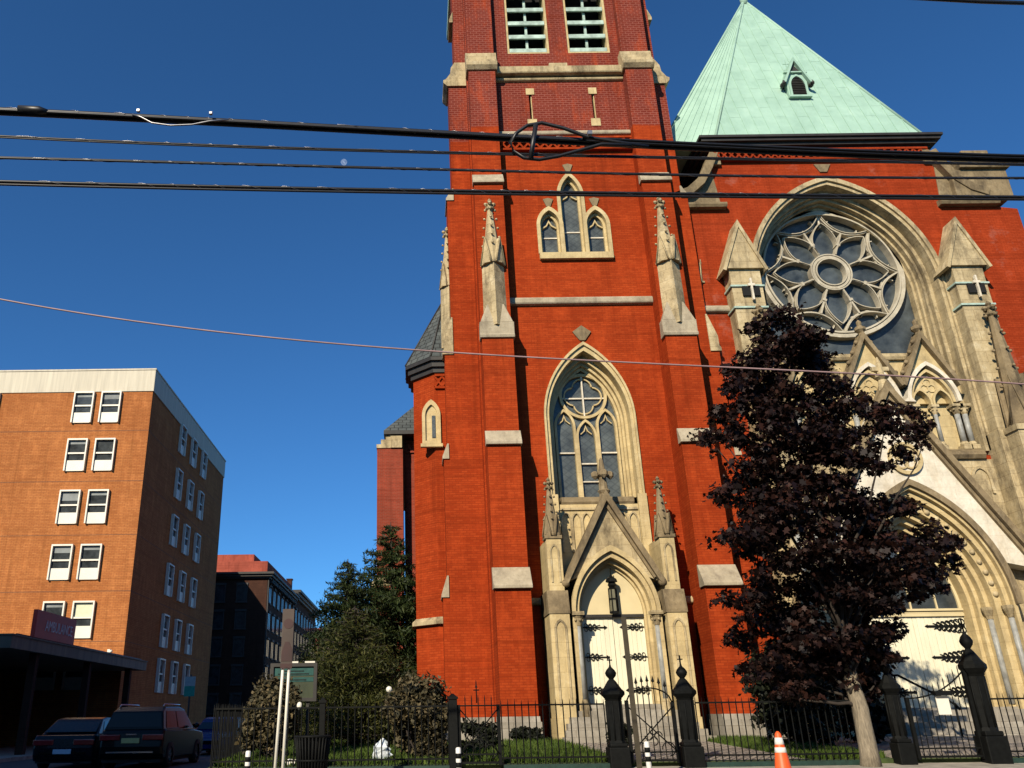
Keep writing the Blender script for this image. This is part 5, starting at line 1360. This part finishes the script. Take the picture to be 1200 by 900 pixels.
        m = MB(); m.ball((s*(hw+.12), f0[0]-.42, roof[0][1]+.10), .12, 6, .7); fin(m, 'mirror', paint)
        m = MB(); m.box(*sorted((s*(hw-.62), s*(hw-.01))), -.015, .10, low[2][1]-.18, low[2][1]-.02); fin(m, 'tail_light', 'tail_red', bev=.02)
        m = MB(); m.box(*sorted((s*(hw-.55), s*(hw-.06))), Ln-.16, Ln-.0, .66, .80); fin(m, 'headlight', 'head_clear', bev=.03)
        if rails: m = MB(); m.tube([(s*(hw-.28), .7, H+.01), (s*(hw-.28), .8, H+.07), (s*(hw-.28), 2.4, H+.07), (s*(hw-.28), 2.55, H-.02)], .022, 6); fin(m, 'roof_rail', 'chrome')
        for y in (.88, Ln-.85):
            rad = .37 if kind == 'suv' else .33
            m = MB(); pts = []
            prof = [(rad*.62, 0), (rad*.96, .0), (rad, .03), (rad, .19), (rad*.96, .22), (rad*.62, .22)]
            v = []
            for r_, x_ in prof:
                for k in range(22): a = 2*math.pi*k/22; v.append((s*(hw-.20+x_), y+r_*math.cos(a), rad+r_*math.sin(a)))
            m.add(v, [(i*22+k, i*22+(k+1)%22, (i+1)*22+(k+1)%22, (i+1)*22+k) for i in range(5) for k in range(22)], True)
            wh = fin(m, 'wheel', 'tyre')
            m = MB()
            for k in range(5):
                a = 2*math.pi*k/5; c_, s_ = math.cos(a), math.sin(a); xx = s*(hw+.0)
                m.add([(xx, y-s_*.04, rad+c_*.04), (xx, y+s_*.04, rad-c_*.04), (xx, y+s_*.05+c_*rad*.62, rad-c_*.05+s_*rad*.62), (xx, y-s_*.05+c_*rad*.62, rad+c_*.05+s_*rad*.62)], [(0,1,2,3)])
            m.lathe(0,0,[(.001,0)],3) if False else None
            fin(m, 'rim', 'chrome', wh)
    m = MB(); m.box(-.27, .27, -.03, -.012, .72 if kind == 'suv' else .44, .86 if kind == 'suv' else .57)
    fin(m, 'number_plate', plate)
    m = MB(); m.box(-hw+.25, hw-.25, -.022, .05, .45, .49) ; fin(m, 'bumper_trim', 'chrome' if kind == 'suv' else 'car_black')
    m = MB(); m.box(-.16, .16, .0, .06, low[2][1]-.04, low[2][1]+.0) if kind == 'suv' else m.box(-.45,.45,Ln-.06,Ln+.01,.42,.56); fin(m, 'rear_handle' if kind == 'suv' else 'grille', 'chrome' if kind == 'suv' else 'car_glass')
    m = MB(); m.box(-hw+.08, hw-.08, .2, Ln-.2, .18, .30); fin(m, 'underbody', 'tyre')
    return t
car('parked_suv', 'black sport utility car seen from behind with chrome bumper strip', 'car', (-8.62, 27, .0), R(-1.5), 'car_black', 1.92, 4.75, 1.74, 'suv', 'plate_yellow', True)
car('parked_sedan', 'dark navy sedan parked left of the black car', 'car', (-10.75, 27.3, .0), R(2), 'car_navy', 1.84, 4.7, 1.46, 'sedan', 'plate_white')
car('parked_sedan', 'bright blue sedan facing the camera beyond the black car', 'car', (-8.45, 41.0, .0), R(180), 'car_blue', 1.84, 4.6, 1.45, 'sedan', 'plate_white')

# ================================================================== OVERHEAD WIRES
M['cable'] = simple('black_cable', (.010,.010,.011), .45, var=.3, scale=20, spec=.5)
M['lash'] = simple('steel_lashing', (.24,.24,.25), .35, metal=.7, var=.2)
M['cable_pink'] = simple('pinkish_cable', (.30,.20,.20), .5, var=.25, scale=3)
def span(px, yl=9.0, yr=10.1, n=40):
    """smooth cable through points read at a slant: nearer at the left, farther at the right"""
    xs = [p[0] for p in px]; ys = [p[1] for p in px]; c = np.polyfit(xs, ys, min(3, len(px)-1)); out = []
    for x in np.linspace(-40, 1240, n):
        Y = yl+(yr-yl)*(x-50)/1100; out.append(at(x, float(np.polyval(c, x)), Y))
    return out
def offset(pts, dy, dz): return [p+Vector((0, dy, dz)) for p in pts]
def helix(pts, r, pitch, rt):
    out = []; ph = 0; prev = pts[0]
    fine = []
    for a, b in zip(pts, pts[1:]):
        for i in range(14): fine.append(a.lerp(b, i/14))
    for p in fine:
        ph += (p-prev).length/pitch*2*math.pi*(1+.45*math.sin(p.x*1.7)+.3*math.sin(p.x*4.1+1)); prev = p
        out.append(p+Vector((0, math.cos(ph)*r, math.sin(ph)*r)))
    m = MB(); m.tube(out, rt, 4); return m
def wire(name, label, px, cables, lash=None, mat='cable', group='overhead wires across the street', yl=9., yr=10.1):
    pts = span(px, yl, yr); t = thing(name, label, 'cable', pts[0], group)
    for dy, dz, r in cables:
        mb = MB(); mb.tube(offset(pts, dy, dz), r, 8); part(mb, 'cable', mat, t)
    if lash: part(helix(pts, lash, .47, .0026), 'lashing', 'lash', t)
    return t, pts
w1, p1 = wire('overhead_wire', 'thickest black cable bundle, topmost of the wires, with a looped coil', [(50,131),(200,138),(400,149),(600,160),(790,170),(1000,178),(1150,184)], [(0,0,.034),(.03,-.04,.027),(-.03,-.03,.018)], .037)
wire('overhead_wire', 'thin twisted black wire just under the thick looped bundle', [(50,162),(400,175),(600,180.5),(780,184),(1150,191.5)], [(0,0,.016),(.0,-.022,.010)], .0175)
wire('overhead_wire', 'thin black wire passing the moon, third from the top', [(50,186.5),(400,196),(600,201),(780,205),(1150,209)], [(0,0,.015),(0,.018,.009)], .0165)
wire('overhead_wire', 'lowest of the black wires, a lashed double cable', [(50,214),(400,221.5),(600,224.5),(780,227),(1150,230.5)], [(0,0,.022),(0,-.045,.016)], .0238)
wire('service_wire', 'thin pinkish service wire crossing the tower below the black wires', [(50,360),(130,371),(300,396),(490,410),(600,416),(800,428),(1000,439),(1150,446)], [(0,0,.011)], None, 'cable_pink', None, 9, 9.6)
tw2 = thing('overhead_wire', 'short piece of black cable at the top right corner of the sky', 'cable', at(1100,0,9), 'overhead wires across the street')
mb = MB(); mb.tube([at(x, y, 9.5) for x, y in ((980,-16),(1060,-3),(1150,2),(1240,5))], .03, 8); part(mb, 'cable', 'cable', tw2)
# thicker splice on the right half, coil and clips on the main bundle
mb = MB(); pr = [p for p in p1 if p.x > 2.2]; mb.tube(offset(pr, -.05, .0), .02, 8); part(mb, 'cable', 'cable', w1)
lp = [(760,172),(720,166),(690,161),(660,150),(635,144),(618,147),(605,156),(598,167),(602,178),(614,185),(632,187),(655,183),(680,176),(705,169),(740,170)]
mb = MB(); mb.tube([at(x, y, 9.52) for x, y in lp], .026, 8); part(mb, 'coil', 'cable', w1)
mb = MB(); mb.tube([at(628,146,9.50), at(625,165,9.48), at(622,186,9.50)], .035, 8); part(mb, 'coil_bracket', 'cable', w1)
mb = MB()
for x in (162, 247): c = at(x, 131+(x-50)*.036-4, 9.1); mb.box(c.x-.018, c.x+.018, c.y-.02, c.y+.02, c.z+.0, c.z+.035)
c = at(690,160,9.5); mb.box(c.x-.03,c.x+.03,c.y-.1,c.y-.05,c.z-.03,c.z+.03); part(mb, 'clip', 'lash', w1)
mb = MB(); mb.tube([at(x, y, 9.05) for x, y in ((155,134),(165,137),(178,144),(200,147),(225,146),(245,142),(268,140))], .012, 6); part(mb, 'loose_lead', 'lash', w1)
mb = MB(); a = at(38,124,8.95); mb.tube([at(22,128,8.95), at(46,129.5,8.97), at(55,131,8.98)], [.055,.06,.035], 10); part(mb, 'splice_case', 'cable', w1)

# ================================================================== MOON
mo = Vector(ray(403,190)); mo = mo.normalized()*2600+Vector((0,0,EYE))
mb = MB(); r = 9.6
mb.ball(mo, r, 14)
def moonmat():
    m, nt, b = newmat('pale_moon'); nt.nodes.remove(b)
    g = N(nt, 'ShaderNodeNewGeometry'); e = N(nt, 'ShaderNodeEmission'); tr = N(nt, 'ShaderNodeBsdfTransparent'); mx = N(nt, 'ShaderNodeMixShader')
    e.inputs[0].default_value = (.55,.66,.85,1); e.inputs[1].default_value = .75
    d = N(nt, 'ShaderNodeVectorMath', operation='DOT_PRODUCT'); nt.links.new(g.outputs['Normal'], d.inputs[0]); d.inputs[1].default_value = Vector((.72,-.55,.42)).normalized()  # fixed direction paints the moon's bright side; its glow replaces sunlight
    f = math_(nt, 'MULTIPLY', ramp(nt, d.outputs['Value'], [(.0,(0,0,0)),(.2,(.5,.5,.5))]), ramp(nt, noise(nt, g.outputs['Position'], .12, 3), [(.35,(.45,.45,.45)),(.65,(1,1,1))]))
    nt.links.new(f, mx.inputs[0]); nt.links.new(tr.outputs[0], mx.inputs[1]); nt.links.new(e.outputs[0], mx.inputs[2]); nt.links.new(mx.outputs[0], nt.nodes['Material Output'].inputs[0]); return m
tag(mb.build('moon', moonmat()), 'pale daytime moon in the blue sky beneath the wires', 'moon')

# ================================================================== LIGHT, SKY, CAMERA
AZ, EL = R(28), R(31)
w = bpy.data.worlds.new('World'); S.world = w; w.use_nodes = True
nt = w.node_tree; sky = nt.nodes.new('ShaderNodeTexSky'); sky.sky_type = 'NISHITA'; sky.sun_disc = False
sky.sun_elevation = EL; sky.sun_rotation = math.pi+AZ; sky.altitude = 400; sky.air_density = .8; sky.dust_density = .55; sky.ozone_density = 4.5
bg = nt.nodes['Background']; bg.inputs['Strength'].default_value = .088
nt.links.new(mix(nt, 1.0, sky.outputs[0], (.47, .95, 1.25), 'MULTIPLY'), bg.inputs['Color'])
sl = bpy.data.lights.new('sun', 'SUN'); sl.energy = 5.0; sl.angle = R(.5); sl.color = (1, .88, .69)
so = bpy.data.objects.new('sun', sl); COL.objects.link(so)
d = Vector((math.sin(AZ)*math.cos(EL), math.cos(AZ)*math.cos(EL), -math.sin(EL)))
so.rotation_euler = d.to_track_quat('-Z', 'Y').to_euler(); so.location = (-30, -40, 60)
cam = bpy.data.cameras.new('camera'); co = bpy.data.objects.new('camera', cam); COL.objects.link(co)
cam.sensor_width = 36; cam.lens = FPX/1200*36; cam.shift_x = (600-PX)/1200; cam.clip_end = 5000; cam.clip_start = .1
f = Vector((0, math.cos(PITCH), math.sin(PITCH))); u0 = Vector((0, -math.sin(PITCH), math.cos(PITCH))); r0 = Vector((1, 0, 0))
rr_ = r0*math.cos(ROLL)-u0*math.sin(ROLL); uu = r0*math.sin(ROLL)+u0*math.cos(ROLL)
co.matrix_world = Matrix(((rr_.x, uu.x, -f.x, 0), (rr_.y, uu.y, -f.y, 0), (rr_.z, uu.z, -f.z, EYE), (0,0,0,1)))
S.camera = co
S.view_settings.view_transform = 'Standard'; S.view_settings.look = 'None'; S.view_settings.gamma = 1; S.view_settings.exposure = .32
S.cycles.diffuse_bounces = 1; S.cycles.max_bounces = 5; S.cycles.transparent_max_bounces = 8
